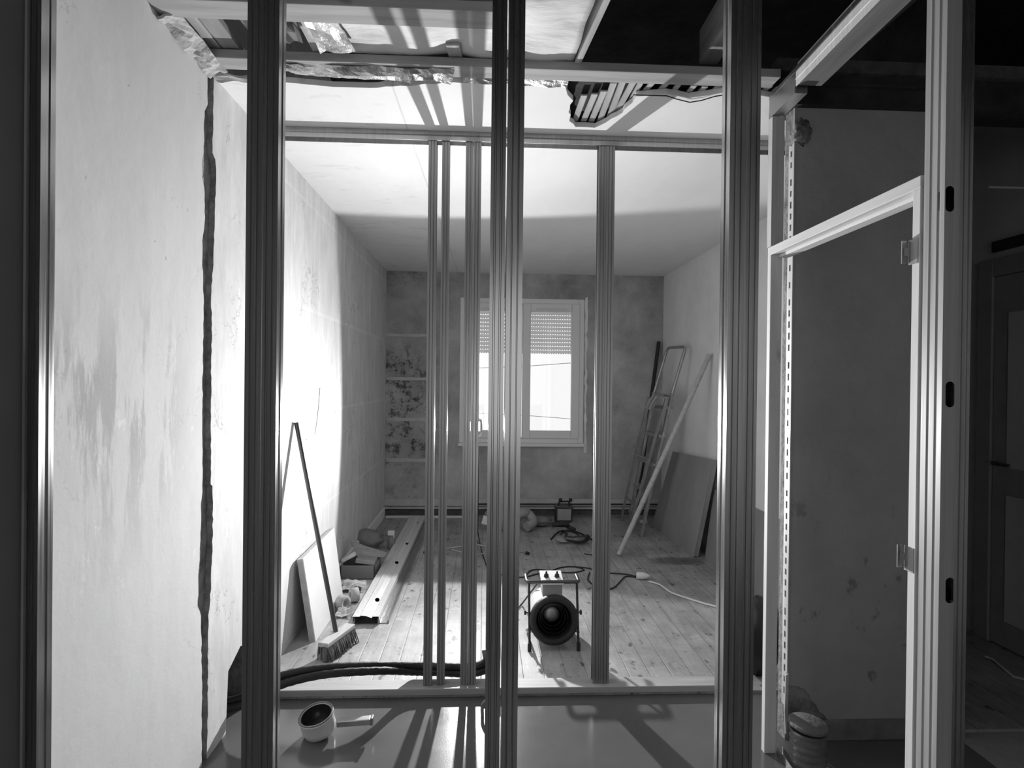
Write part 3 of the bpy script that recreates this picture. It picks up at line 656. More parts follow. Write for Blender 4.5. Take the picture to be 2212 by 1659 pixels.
# laths where the plaster has come away
lat = [(1242, 262, 1262, 205), (1258, 268, 1285, 202), (1276, 266, 1305, 196), (1298, 256, 1326, 178), (1320, 244, 1345, 176), (1338, 232, 1368, 176), (1366, 212, 1384, 178), (1384, 206, 1410, 178), (1418, 203, 1440, 180), (1446, 208, 1466, 182), (1478, 210, 1500, 184), (1504, 207, 1524, 186), (1530, 205, 1552, 187), (1645, 200, 1664, 185), (1662, 205, 1684, 188)]
for k, (x0, y0, x1, y1) in enumerate(lat):
    a = onZ(x0, y0, 2.628); b = onZ(x1, y1, 2.622); d = (b-a).normalized(); a2 = a - d*.05
    o = thing('ceiling_lath', MB().bar(a2+Vector((0, 0, .004)), b, .026 if k < 6 else .022, .007), 'lath', '', 'lath', 'bare laths at the broken ceiling edge', bev=.001)
    o['label'] = ['bare lath at the far left of the broken ceiling hole', 'second bare lath from the left in the broken ceiling hole', 'third bare lath from the left in the broken ceiling hole', 'fourth bare lath from the left in the broken ceiling hole', 'fifth bare lath from the left in the broken ceiling hole', 'sixth bare lath from the left in the broken ceiling hole',
                  'stub of lath at the right rim of the ceiling hole', 'lath stub second right of the ceiling hole', 'lath stub third right of the ceiling hole', 'lath stub fourth right of the ceiling hole', 'lath stub fifth right of the ceiling hole', 'lath stub sixth right of the ceiling hole', 'lath stub nearest the left side of the boxed near stud by the door', 'lath stub just right of the boxed near stud by the door', 'lath stub touching the left top of the door partition'][k]
struct('ceiling', MB().box((.2, 2.35, 2.645), (XR, 3.12, 2.655)), 'attic')
thing('loose_wire', MB().tube([onZ(x, y, 2.592-.0*i) for i, (x, y) in enumerate(((1368, 205), (1400, 206), (1440, 207), (1462, 214), (1490, 221), (1515, 217), (1545, 208), (1600, 200)))], .0022, 6), 'black', 'thin loose wire sagging under the broken ceiling edge', 'wire')
# dark joists in the roof void
j1 = [onZ(1508, 135, 2.70), onZ(1600, -10, 2.70)]
dj = (j1[1]-j1[0])
thing('roof_joist', MB().bar(j1[0]+Vector((.04, 0, .06)), j1[0]+dj*1.6+Vector((.04, 0, .06)), .07, .13), 'oldY', 'grey joist in the black void left of the boxed near stud by the door', 'roof joist', 'joists in the roof void')
thing('roof_joist', MB().box((1.42, -.3, 2.80), (1.50, 2.30, 2.93)), 'darkwood', 'dim joist in the black void behind the bright diagonal track', 'roof joist', 'joists in the roof void')
thing('roof_joist', MB().box((2.2, -.3, 3.06), (2.28, 2.36, 3.2)), 'darkwood', 'barely visible joist in the black void above the side door', 'roof joist', 'joists in the roof void')
struct('trim_6', MB().bar((1.15, 2.37, 2.72), (XH, 2.37, 2.72), .05, .05), 'darkwood')

# ------------------------------------------------------------------ hall right: old door, frame, conduit, cable
XW = XH-.002
def wr(px, py): return onX(px, py, XW)
d1 = bpy.data.objects.new('door_1', None); C.objects.link(d1); d1['kind'] = 'structure'; LOC[d1.name] = Vector((0, 0, 0))
yd1 = wr(2150, 900).y; zd = wr(2145, 600).z; yd0 = yd1-.86
spart('frame', MB().box((XW-.03, yd1, 0), (XW, yd1+.10, zd+.10)).box((XW-.03, yd0-.1, 0), (XW, yd0, zd+.10)).box((XW-.03, yd0, zd), (XW, yd1, zd+.10)), 'midgrey', d1, bev=.004)
spart('leaf', MB().box((XW-.016, yd0+.005, .01), (XW, yd1-.005, zd-.005)), 'midgrey', d1)
pn = MB()
for z0, z1 in ((.15, .85), (1.0, 1.86)):
    for y0, y1 in ((yd0+.1, yd0+.4), (yd0+.48, yd1-.1)): frame(pn, 0, 0, 0, 0, 0, 0, 0) if False else pn.box((XW-.024, y0, z0), (XW-.016, y1, z1))
spart('panel', pn, 'hall', d1, bev=.004)
spart('handle', MB().bar((XW-.03, yd1-.05, 1.02), (XW-.06, yd1-.05, 1.02), .02, .02).bar((XW-.06, yd1-.05, 1.02), (XW-.06, yd1-.16, 1.02), .014, .018), 'dsteel', d1, bev=.003)
spart('fanlight', MB().box((XW-.02, yd0, zd+.14), (XW, yd1+.02, zd+.20)), 'black', d1)
pA = onY(2135, 404, 3.0)
thing('white_conduit', MB().tube([pA, (XW, 3.0, pA.z)], .006, 8), 'white', 'thin pale horizontal conduit high on the wall at the right edge', 'conduit')
thing('floor_cable', MB().tube([onZ(2128, 1418, .008), onZ(2145, 1424, .008), onZ(2165, 1442, .008), onZ(2190, 1462, .008), onZ(2240, 1474, .008)], .006, 6), 'white', 'pale cable lying on the dark passage floor at the right edge', 'cable')

# ------------------------------------------------------------------ lamp on tripod
tl = empty('tripod_work_lamp', 'tripod work lamp shining towards the camera from behind the slim studs', 'work lamp', (LAMP.x, LAMP.y+.06, 0))
hx = LAMP.x; hy = LAMP.y+.06
hd = build('lamp_head', MB().box((hx-.05, LAMP.y-.015, LAMP.z-.045), (hx+.05, LAMP.y+.05, LAMP.z+.045)), 'black', tl, bev=.006)
build('lamp_glass', MB().box((hx-.042, LAMP.y-.018, LAMP.z-.037), (hx+.042, LAMP.y-.014, LAMP.z+.037)), 'lampglow', tl)
p1 = onY(1030, 905, LAMP.y-.05); p2 = onY(1040, 925, LAMP.y-.05); p3 = onY(1030, 945, LAMP.y-.05)
build('guard_bracket', MB().tube([(hx+.03, LAMP.y+.01, p1.z), (p1.x, LAMP.y+.01, p1.z), (p2.x-.005, LAMP.y+.01, p1.z-.01), (p2.x, LAMP.y+.01, p2.z), (p2.x-.005, LAMP.y+.01, p3.z+.01), (p3.x, LAMP.y+.01, p3.z), (hx+.03, LAMP.y+.01, p3.z)], .007, 8), 'white', tl)
build('pole', MB().tube([(hx, hy, .04), (hx, hy, .62)], .013, 12).tube([(hx, hy, .60), (hx, hy, LAMP.z-.03)], .010, 12), 'dsteel', tl)
for za, zb_, rr_ in ((.10, .14, .024), (.005, .045, .02), (.60, .65, .02)): build('collar', MB().lathe([(0, za), (rr_, za), (rr_, zb_), (0, zb_)], (hx, hy, 0)), 'black', tl)
fts = [onZ(917, 1197, .0), onZ(1142, 1199, .0), Vector((hx+.02, hy+.5, 0))]
for f in fts:
    lg = build('leg', MB().tube([(hx, hy, .125), (f.x, f.y, .018)], .009, 8).tube([(hx, hy, .035), ((hx+f.x)/2, (hy+f.y)/2, .07)], .005, 6), 'alu', tl)
    d = (Vector((f.x, f.y, .018))-Vector((hx, hy, .125))).normalized()
    build('rubber_foot', MB().tube([Vector((f.x, f.y, .018))-d*.03, Vector((f.x, f.y, .013))+d*.004], .013, 8), 'black', lg)
thing('lamp_cable', MB().tube([(hx+.02, hy+.01, LAMP.z-.06), (hx+.03, hy+.02, .7), onY(1032, 1150, hy+.05), onZ(1040, 1190, .01), onZ(1052, 1225, .006), onZ(1085, 1242, .006), onZ(1120, 1243, .006)], .0045, 6), 'black', 'black cable dropping from the tripod lamp to the floor', 'cable')

# ------------------------------------------------------------------ heater
hb = onZ(1196, 1405, 0); hX = onY(1197, 1340, 3.2).x
ht = empty('fan_heater', 'cylindrical portable fan heater with black front ring standing on the floorboards', 'heater', (hX, 3.3, 0))
c0 = Vector((onY(1197, 1340, 3.24).x, 3.24, onY(1197, 1340, 3.24).z)); ax = Vector((-.02, 1, -.07)).normalized()
build('body', MB().lathe([(.118, .01), (.122, .03), (.112, .27), (.104, .295), (.09, .30), (.04, .302), (0, .302)], c0, ax, 40), 'enamel', ht)
build('front_ring', MB().lathe([(.098, .05), (.096, .0), (.100, -.016), (.112, -.022), (.126, -.016), (.134, .0), (.132, .022), (.12, .026)], c0, ax, 40), 'rubber', ht)
build('inner_duct', MB().lathe([(.096, .0), (.094, .05), (.088, .055), (.086, .20), (.0, .205)], c0, ax, 36), 'black', ht)
for i, (r_, z_) in enumerate(((.080, .03), (.068, .055), (.056, .08))):
    build('baffle_ring', MB().lathe([(r_, z_), (r_+.003, z_), (r_+.003, z_+.05), (r_, z_+.05), (r_, z_)], c0, ax, 32), 'dsteel', ht)
build('deflector', MB().lathe([(0, .10), (.02, .101), (.038, .105), (.046, .112), (.046, .13)], c0, ax, 30), 'alu', ht)
zt_ = onY(1195, 1257, 3.30).z; xa = onY(1143, 1330, 3.27).x; xb = onY(1247, 1330, 3.27).x
fy = 3.215; fyt = 3.30
def rnd_path(pts, r=.02):
    out = []; P = [Vector(p) for p in pts]
    for i, p in enumerate(P):
        if 0 < i < len(P)-1:
            a = (P[i-1]-p).normalized(); b = (P[i+1]-p).normalized()
            for t in (0, .33, .66, 1): out.append(p + a*r*(1-t)**2 + b*r*t*t)
        else: out.append(p)
    return out
for x_ in (xa, xb): build('stand_leg', MB().tube([(x_, fy, .012), (x_, fyt, zt_)], .0065, 8), 'black', ht)
# handle loop bent back over the body
build('handle', MB().tube(rnd_path([(xa-.012, fyt+.10, zt_+.004), (xa-.012, fyt, zt_), (xb+.012, fyt, zt_), (xb+.012, fyt+.10, zt_+.004)], .018), .0105, 8), 'dsteel', ht)
build('rear_stand', MB().tube(rnd_path([(xa, fy, .10), (xa, fy+.26, .008), (xb, fy+.26, .008), (xb, fy, .10)], .03), .006, 8), 'black', ht)
for x_, s_ in ((xa, -1), (xb, 1)):
    build('foot', MB().tube([(x_, fy, .0), (x_, fy, .045)], .0105, 10), 'rubber', ht)
    pk = onY(1200, 1322, 3.29).z; fk = 3.285
    build('knob', MB().tube([(x_, fk, pk), (x_+s_*.018, fk, pk)], .004, 8).tube([(x_+s_*.016, fk, pk), (x_+s_*.026, fk, pk)], .013, 10), 'black', ht)
pb = c0 + ax*.14; ptz = zt_+.002
build('neck', MB().box((pb.x-.055, fyt+.01, c0.z+.10), (pb.x+.055, fyt+.13, ptz-.004)), 'midgrey', ht, bev=.004)
cp_ = build('control_panel', MB().box((pb.x-.062, fyt-.01, ptz-.004), (pb.x+.062, fyt+.13, ptz+.008), Matrix.Rotation(R(12), 3, 'X')), 'white', ht, bev=.004)
for dx in (-.03, .03):
    build('switch', MB().lathe([(0, .0), (.015, .0), (.012, .016), (.006, .02), (.005, .034), (0, .034)], (pb.x+dx, fyt+.06, ptz+.006), (0, -.15, 1), 14), 'black', cp_)
thing('heater_cable', MB().tube([onY(1160, 1262, 3.5), onY(1142, 1285, 3.6), onZ(1127, 1305, .01), onZ(1112, 1322, .006), onZ(1098, 1330, .006)], .005, 6), 'black', 'black mains cable leaving the fan heater to the left', 'cable')

# ------------------------------------------------------------------ cables on the floor, socket
def fc(pts, r, m, lab, name='floor_cable', smooth=3):
    P = [onZ(x, y, r+.001) for x, y in pts]; out = []
    for i in range(len(P)-1):
        p0 = P[max(i-1, 0)]; p1 = P[i]; p2 = P[i+1]; p3 = P[min(i+2, len(P)-1)]
        for k in range(smooth):
            t = k/smooth; out.append(.5*((2*p1)+(-p0+p2)*t+(2*p0-5*p1+4*p2-p3)*t*t+(-p0+3*p1-3*p2+p3)*t**3))
    out.append(P[-1]); return thing(name, MB().tube(out, r, 7), m, lab, 'cable')
fc([(1115, 1247), (1137, 1246), (1160, 1240), (1195, 1236), (1235, 1237), (1262, 1231), (1240, 1224), (1210, 1226), (1190, 1233), (1165, 1230), (1148, 1232), (1137, 1241)], .005, 'rubber', 'black cable looping on the floor behind the heater')
fc([(1240, 1224), (1275, 1228), (1290, 1235), (1320, 1238), (1350, 1240), (1374, 1245)], .005, 'rubber', 'black cable running from the loops to the white socket')
fc([(1274, 1236), (1270, 1252), (1284, 1264), (1305, 1272), (1325, 1270), (1340, 1256), (1352, 1245), (1374, 1247)], .005, 'rubber', 'black cable bending under the double stud to the white socket')
fc([(1402, 1256), (1425, 1263), (1450, 1280), (1490, 1294), (1545, 1310), (1620, 1324)], .007, 'white', 'white extension cable crossing the boards to the right wall')
fc([(1262, 1196), (1285, 1200), (1310, 1206)], .004, 'rubber', 'thin black tool cable near the far wall')
sk = onZ(1389, 1253, 0)
so_ = thing('extension_socket', MB().lathe([(0, 0), (.022, 0), (.026, .012), (.026, .05), (.018, .075), (.010, .10), (0, .10)], (sk.x-.045, sk.y+.02, .027), (1, -.22, 0), 18), 'white', 'white extension socket on the floor with black plugs in it', 'socket')
# shadow-side scratch and marker: small offcut on right
# ------------------------------------------------------------------ corrugated hoses
def cr(P, n=8):
    P = [Vector(p) for p in P]; out = []
    for i in range(len(P)-1):
        p0 = P[max(i-1, 0)]; p1 = P[i]; p2 = P[i+1]; p3 = P[min(i+2, len(P)-1)]
        for k in range(n):
            t = k/n; out.append(.5*((2*p1)+(-p0+p2)*t+(2*p0-5*p1+4*p2-p3)*t*t+(-p0+3*p1-3*p2+p3)*t**3))
    out.append(P[-1]); return out
def hose(P, lab):
    q = cr(P, 9); rs = [.0165 + .0016*(i % 2) for i in range(len(q))]
    return thing('conduit_hose', MB().tube(q, rs, 12), 'rubber', lab, 'hose', 'black conduit hoses')
def hp(px, py, Y): return onY(px, py, Y)
hose([(XL-.1, 2.62, .06), (XL+.02, 2.63, .075), hp(600, 1463, 2.66), hp(700, 1443, 2.69), hp(820, 1437, 2.75), hp(890, 1437, 2.875), hp(940, 1438, 2.89), hp(1000, 1440, 2.90), hp(1035, 1436, 2.90), hp(1052, 1425, 2.90), hp(1056, 1405, 2.90)], 'upper of the two black hoses arching over the batten')
hose([(XL-.1, 2.59, .045), (XL+.02, 2.60, .055), hp(600, 1482, 2.63), hp(700, 1457, 2.66), hp(820, 1449, 2.72), hp(890, 1451, 2.87), hp(940, 1452, 2.888), hp(1000, 1455, 2.895), hp(1035, 1452, 2.895), hp(1058, 1440, 2.895), hp(1072, 1415, 2.90)], 'lower of the two black hoses arching over the batten')
q0 = onY(1045, 1405, 2.95)
thing('hose_clip', MB().prism([q0+Vector((-.01, 0, .0)), q0+Vector((.02, 0, .005)), q0+Vector((.05, 0, -.12)), q0+Vector((.06, 0, -.2)), q0+Vector((.03, 0, -.18)), q0+Vector((.0, 0, -.06))], (0, .02, 0)), 'grey', 'dark torn end piece above the curled hose ends', 'hose end')

# conduit stub in the screed by the batten
cs = onZ(1042, 1548, -.012)
thing('conduit_stub', MB().tube(cr([(cs.x, cs.y, -.012), (cs.x+.0, cs.y+.01, .03), (cs.x+.02, cs.y+.0, .055), (cs.x+.03, cs.y-.005, .03)], 5), .008, 10), 'grey', 'short bent conduit stub rising from the screed beside the batten', 'conduit')

# ------------------------------------------------------------------ left side of the room
# broom
bt = onX(640, 913, XL+.012); bb = onZ(727, 1372, .075)
br = empty('broom', 'push broom leaning on the left wall with its dark handle', 'broom', (bb.x, bb.y, 0))
build('handle', MB().tube([bb, bt], .0125, 12), 'dsteel', br, label='thin dark handle')
ha = onZ(697, 1398, .075); hb_ = onZ(757, 1354, .075); hd_ = (hb_-ha).normalized(); hs = hd_.cross(Vector((0, 0, 1)))
build('head', MB().bar(ha+Vector((0, 0, .008)), hb_+Vector((0, 0, .008)),   .06, .024), 'head', br, bev=.005)
bs = MB(); rnd = random.Random(8)
for i in range(34):
    for j in range(5):
        p = ha + (hb_-ha)*((i+.5)/34) + hs*((j-2)*.0125); fl_ = Vector((rnd.uniform(-.008, .008), rnd.uniform(-.008, .008), 0)) + hs*((j-2)*.009)+hs*.012
        bs.tube([p, p+fl_*.5+Vector((0, 0, -.03)), Vector((p.x+fl_.x, p.y+fl_.y, .002))], [.0042, .0035, .002], 5)
for i in range(34):
    p = ha + (hb_-ha)*((i+.5)/34) + hs*.012; bs.tube([p, p+Vector((0, 0, -.03)), Vector((p.x, p.y, .006))], [.016, .018, .015], 6)
build('bristles', bs, 'bristle', br)
# white board leaning on the wall
def slab(name, bl, brp, tr, tl_, th, m, lab, cat, em=None):
    n = (Vector(brp)-Vector(bl)).cross(Vector(tl_)-Vector(bl)).normalized()
    return thing(name, MB().prism([bl, brp, tr, tl_], n*th), m, lab, cat, bev=.002), n
f1 = onZ(682, 1386, 0); f2 = onZ(742, 1296, 0); f3 = onX(722, 1140, -1.0); f4 = onX(655, 1207, -.995)
wb = empty('insulation_board', 'thick white insulation board leaning on the left wall behind the broom', 'board', (f1.x, f1.y, 0))
nn = (f2-f1).cross(f4-f1).normalized(); nn = -nn if nn.x > 0 else nn
build('face', MB().prism([f1, f2, f3, f4], nn*.006), 'foam', wb, bev=.001)
lift = Vector((0, 0, .002))
build('core', MB().prism([f1+nn*.0062+lift, f2+nn*.0062+lift, f3+nn*.0062, f4+nn*.0062], nn*.030), 'foamedge', wb, bev=.001, label='layered grey core edge')

# channels on the floor
def chan(n0, n1, hgt, lab, holes, ridge=True):
    a = onZ(n0[0], n0[1], 0); b = onZ(n1[0], n1[1], 0)
    return a, b
ya = onZ(790, 1350, 0).y; yb = 6.20
xl0 = onZ(763, 1346, 0).x; xr0 = onZ(820, 1346, 0).x
xl1 = onZ(886, 1124, 0).x; W_ = xr0-xl0; hh = .05
def prof(x, z): return (x, ya, z)
pp = [(0, .008), (0, hh), (.26, hh), (.32, hh+.006), (.52, hh+.004), (.72, hh-.008), (.76, hh), (1, hh), (1, .008)]
ch = MB().ribbon([(xl0+t*W_, ya, z) for t, z in pp], .0018, (xl1-xl0, yb-ya, 0))
co = thing('metal_channel', ch, 'galv', 'wide galvanised channel with round holes lying along the left wall', 'metal channel')
cc = MB()
for px, py in ((815, 1295), (857, 1214), (880, 1173), (903, 1128)):
    p = onZ(px, py, hh); cc.lathe([(0, -.03), (.014, -.03), (.014, .03), (0, .03)], (p.x, p.y, hh), (0, 0, 1), 16, 1.0, 2.4, False)
cut(co, cc)
ch2 = MB().ribbon([(xr0+.004+t*.05, ya+.02, z) for t, z in ((0, .022), (0, .004), (1, .004), (1, .022))], .0018, (xl1-xl0, yb-ya-.05, 0))
thing('metal_track', ch2, 'track', 'low narrow track lying against the right side of the wide channel', 'metal track')
ch3 = MB().ribbon([(xl0+.012+t*(W_-.024), ya+.012, z) for t, z in ((0, .035), (0, .003), (1, .003), (1, .035))], .0018, (xl1-xl0, yb-ya-.05, 0))
thing('metal_track', ch3, 'steel2', 'dark track nested under the wide channel with holes', 'metal track')

# crate with offcuts, dust bag, bits, bottle
cx = onZ(778, 1252, 0)
tb = empty('offcut_crate', 'shallow grey crate on the floor by the left wall filled with offcuts', 'crate', (cx.x, cx.y+.12, 0))
bx0, bx1, by0, by1 = cx.x-.145, cx.x+.105, cx.y, cx.y+.26
build('tray', MB().box((bx0, by0, 0), (bx1, by1, .01)).box((bx0, by0, 0), (bx0+.012, by1, .10)).box((bx1-.012, by0, 0), (bx1, by1, .10)).box((bx0, by0, 0), (bx1, by0+.012, .10)).box((bx0, by1-.012, 0), (bx1, by1, .10)), 'grey', tb, bev=.004)
thing('offcut', MB().box((cx.x-.04, cx.y+.02, .104), (cx.x+.10, cx.y+.14, .135), Matrix.Rotation(R(8), 3, 'Y')), 'board', 'flat pale offcut lying in the crate', 'offcut', bev=.004)
thing('offcut', MB().box((cx.x-.155, cx.y+.06, .125), (cx.x-.05, cx.y+.12, .15), Matrix.Rotation(R(-28), 3, 'Y')), 'pine', 'slim offcut sticking out of the crate towards the left wall', 'offcut', bev=.003)
thing('dust_cloth', MB().sheet((cx.x-.06, cx.y+.16, .12), (cx.x+.15, cx.y+.15, .115), (cx.x+.15, cx.y+.25, .12), (cx.x-.13, cx.y+.25, .22), 12, 9, .014, 41, 9.), 'midgrey', 'crumpled grey cloth hanging over the back of the crate', 'cloth', solid=.006)
db = onZ(800, 1200, 0)
thing('dust_bag', MB().blob((db.x-.07, db.y+.2, .085), .1, 3, .16, 5, (1.35, 1.2, .80)), 'grey', 'dark lumpy bag on the floor behind the crate', 'bag')
for k, (px, py, s_, lab) in enumerate(((765, 1275, .055, 'crumpled paper scrap just in front of the crate'), (738, 1268, .045, 'crumpled scrap between crate and white board'), (745, 1332, .035, 'small crumpled scrap beside the broom head'))):
    p = onZ(px, py, 0); thing('paper_scrap', MB().sheet((p.x-s_*1.6, p.y-s_, .02), (p.x+s_*1.6, p.y-s_*.6, .03), (p.x+s_*1.2, p.y+s_*1.6, .035), (p.x-s_*1.4, p.y+s_*1.4, .03), 8, 7, .018, 50+k, 16.), 'paper', lab, 'paper scrap', 'paper scraps near the broom', solid=.003)
for k, (px, py, lab) in enumerate(((740, 1318, 'tape roll lying on edge right of the white board'), (765, 1300, 'second roll leaning between tape roll and channel'))):
    p = onZ(px, py, 0); thing('tape_roll', MB().lathe([(.022, -.025), (.045, -.025), (.045, .025), (.022, .025), (.022, -.025)], (p.x, p.y, .046), (1, -.6+k*1.1, 0), 22), 'paper', lab, 'tape roll', 'tape rolls by the white board')
sp_ = onZ(845, 1186, 0)
sbt = empty('spray_bottle', 'small spray bottle with white trigger head beside the wide channel', 'spray bottle', (sp_.x, sp_.y, 0))
build('bottle', MB().lathe([(0, 0), (.030, 0), (.034, .01), (.034, .075), (.022, .10), (.013, .105), (.013, .12), (0, .12)], (sp_.x, sp_.y, 0), n=20), 'grey', sbt)
build('trigger_head', MB().box((sp_.x-.03, sp_.y-.018, .118), (sp_.x+.028, sp_.y+.018, .158)).box((sp_.x+.014, sp_.y-.008, .06), (sp_.x+.026, sp_.y+.008, .12)), 'white', sbt, bev=.008)

# mark on the left wall where a cable chase ends
struct('trim_7', MB().tube([onX(691, 838, XL+.001), onX(688, 880, XL+.001), onX(684, 915, XL+.001), onX(680, 938, XL+.001), onX(662, 950, XL+.001)], .0035, 5), 'hall')

# ------------------------------------------------------------------ ladle / dipper on the screed
pc = onZ(686, 1598, -.012)
dp = empty('taped_dipper', 'tape wrapped dipper with its long handle lying on the grey screed', 'dipper', (pc.x, pc.y, -.012))
axd = Vector((-.15, -.22, 1)).normalized(); cd = Vector((pc.x, pc.y+.04, -.006))
build('cup', MB().lathe([(0, .002), (.050, .002), (.062, .012), (.068, .035), (.067, .075), (.072, .082), (.071, .088), (.062, .088), (.060, .02), (0, .018)], cd, axd, 30), 'white', dp, label='pale cup wrapped in tape')
build('lining', MB().lathe([(.0595, .086), (.058, .022), (0, .020)], cd, axd, 28), 'black', dp)
build('rim', MB().tube([cd + axd*.088 + (axd.to_track_quat('Z', 'Y') @ Vector((.067*math.cos(a), .067*math.sin(a), 0))) for a in [2*math.pi*i/28 for i in range(28)]], .0045, 6, closed=True), 'grey', dp)
h0 = onY(728, 1581, pc.y+.02); h1 = onY(800, 1574, pc.y+.03); h0 = Vector((h0.x, h0.y, .045)); h1 = Vector((h1.x, h1.y, .048))
build('handle', MB().bar(h0, h1, .034, .024), 'alu', dp, bev=.003)
build('handle_end', MB().bar(h1, h1+Vector((.012, 0, 0)), .034, .03), 'grey', dp, bev=.003)

# ------------------------------------------------------------------ far tools
def fp(px, py): return onZ(px, py, 0)
g1 = fp(1048, 1150)
vc = empty('vacuum_cleaner', 'low workshop vacuum partly hidden by the near centre studs', 'vacuum cleaner', (g1.x+.15, g1.y+.1, 0))
build('body', MB().blob((g1.x+.17, g1.y+.12, .125), .15, 3, .10, 6, (1.25, .9, .82)), 'midgrey', vc)
build('side_plate', MB().box((g1.x-.03, g1.y+.0, .07), (g1.x+.05, g1.y+.03, .15), Matrix.Rotation(R(15), 3, 'Y')), 'white', vc, bev=.006)
g2 = fp(1130, 1148)
build('hose', MB().tube(cr([(g2.x-.12, g2.y+.15, .10), (g2.x-.03, g2.y+.05, .16), (g2.x+.05, g2.y+.1, .15), (g2.x+.10, g2.y+.05, .08), (g2.x+.03, g2.y-.03, .05)], 6), .045, 12), 'midgrey', vc)
g3 = fp(1150, 1150)
thing('work_glove', MB().blob((g3.x+.10, g3.y+.24, .05), .07, 3, .25, 9, (1.7, 1.0, .7)), 'grey', 'dark crumpled bundle right of the vacuum', 'bundle')
g4 = fp(1220, 1130)
rd = empty('tool_case', 'upright dark tool case with handle on top near the far wall', 'tool case', (g4.x, g4.y+.03, 0))
build('case', MB().box((g4.x-.095, g4.y+.02, 0), (g4.x+.085, g4.y+.12, .17), Matrix.Rotation(R(2), 3, 'Y')), 'dsteel', rd, bev=.01)
build('front_panel', MB().box((g4.x-.075, g4.y+.012, .025), (g4.x+.065, g4.y+.021, .14)), 'midgrey', rd, bev=.003)
build('handle', MB().tube(rnd_path([(g4.x-.06, g4.y+.07, .165), (g4.x-.055, g4.y+.07, .205), (g4.x+.05, g4.y+.07, .21), (g4.x+.06, g4.y+.07, .165)], .02), .009, 8), 'black', rd)
for dx in (-.04, .065): build('knob', MB().blob((g4.x+dx, g4.y+.06, .225), .02, 2, .05, 1), 'black', rd)
g5 = fp(1232, 1178)
ag = empty('angle_grinder', 'angle grinder lying on the boards in front of the tool case', 'angle grinder', (g5.x, g5.y+.03, 0))
build('body', MB().tube(cr([(g5.x-.02, g5.y+.06, .045), (g5.x+.05, g5.y+.02, .045), (g5.x+.13, g5.y+.02, .05), (g5.x+.16, g5.y+.06, .055)], 5), [.028]*5+[.036]*5+[.03]*6, 12), 'dsteel', ag)
build('disc_guard', MB().lathe([(0, 0), (.06, 0), (.062, .012), (.0, .016)], (g5.x-.06, g5.y+.08, .03), (.1, -.2, 1), 24), 'midgrey', ag)
build('side_handle', MB().tube([(g5.x-.02, g5.y+.06, .05), (g5.x-.03, g5.y+.12, .10)], .014, 10), 'rubber', ag)
g6 = fp(1225, 1150)
dr = empty('cordless_drill', 'dark power drill lying among cables before the tool case', 'drill', (g6.x, g6.y, 0))
build('body', MB().tube([(g6.x-.14, g6.y+.05, .06), (g6.x-.04, g6.y+.05, .07), (g6.x+.03, g6.y+.04, .07)], [.02, .033, .03], 12), 'rubber', dr)
build('grip', MB().bar((g6.x, g6.y+.05, .05), (g6.x+.08, g6.y-.0, .02), .035, .035), 'rubber', dr, bev=.008)
fc([(1190, 1165), (1205, 1150), (1225, 1146), (1245, 1152), (1250, 1162), (1232, 1166), (1212, 1160), (1215, 1150), (1240, 1148), (1262, 1156), (1282, 1168)], .007, 'rubber', 'dark coiled tool cable around the drill before the tool case', smooth=4)
thing('floor_board_strip', MB().box((XL+.03, YF-.10, 0), (onZ(1030, 1115, 0).x, YF-.075, .022)), 'white', 'white strip lying along the foot of the far wall', 'strip', bev=.003)
thing('heating_pipe', MB().tube([(-.1, YF-.06, .14), (XR-.02, YF-.06, .14)], .008, 8), 'rubber', 'thin dark pipe running along the far wall above the floor', 'pipe')
for x_ in (.3, 1.1): pass

# ------------------------------------------------------------------ right side of the room
# dark tube in the corner
t1 = onX(1424, 738, XR-.05)
thing('dark_pole', MB().tube([(1.62, YF-.12, .0), (t1.x-.01, min(t1.y, YF-.05), t1.z)], .02, 10), 'rubber', 'dark metal tube standing in the far right corner behind the ladder', 'tube')
# stepladder
ld_ = empty('stepladder', 'folded aluminium stepladder leaning in the far right corner', 'stepladder', (1.5, 5.9, 0))
fA = Vector((1.50, 6.10, 0)); fB = onZ(1384, 1158, 0)
tA = onX(1440, 850, 1.74); tB = onX(1452, 850, 1.76); tA = Vector((1.72, 6.02, tA.z)); tB = Vector((1.76, tB.y, tB.z))
build('rail', MB().bar(fA, tA, .025, .06, (0, 1, 0)), 'alu', ld_, bev=.003); build('rail', MB().bar(fB, tB, .025, .06, (0, 1, 0)), 'alu', ld_, bev=.003)
for k in range(5):
    t = .1+.2*k; a = fA.lerp(tA, t); b = fB.lerp(tB, t); build('step', MB().bar(a, b, .07, .028), 'alu', ld_, bev=.003)
rA = Vector((1.44, 6.22, 0)); rB = Vector((fB.x-.09, fB.y+.12, 0)); rtA = tA+Vector((-.05, .02, -.05)); rtB = tB+Vector((-.05, .02, -.05))
build('rear_leg', MB().bar(rA, rtA, .02, .035, (0, 1, 0)), 'alu', ld_); build('rear_leg', MB().bar(rB, rtB, .02, .035, (0, 1, 0)), 'alu', ld_)
for k in (.2, .55): build('brace', MB().bar(rA.lerp(rtA, k), rB.lerp(rtB, k), .02, .02), 'alu', ld_)
lp = onX(1455, 750, 1.86); lq = onX(1480, 750, 1.87)
build('guard_rail', MB().tube(rnd_path([tA, Vector((1.83, 5.95, lp.z)), Vector((1.86, lq.y-.05, lq.z)), tB], .06), .014, 10), 'alu', ld_)
for k in range(4):
    y_ = 5.66 + k*.10
    build('platform_slat', MB().ribbon([(1.60+.01*k, y_, tA.z-.16), (1.63+.01*k, y_, tA.z-.09), (1.67+.01*k, y_, tA.z-.03), (1.73+.01*k, y_, tA.z+.0), (1.79, y_, tA.z-.03)], .006, (0, .07, 0)), 'dwhite' if k % 2 else 'alu', ld_)
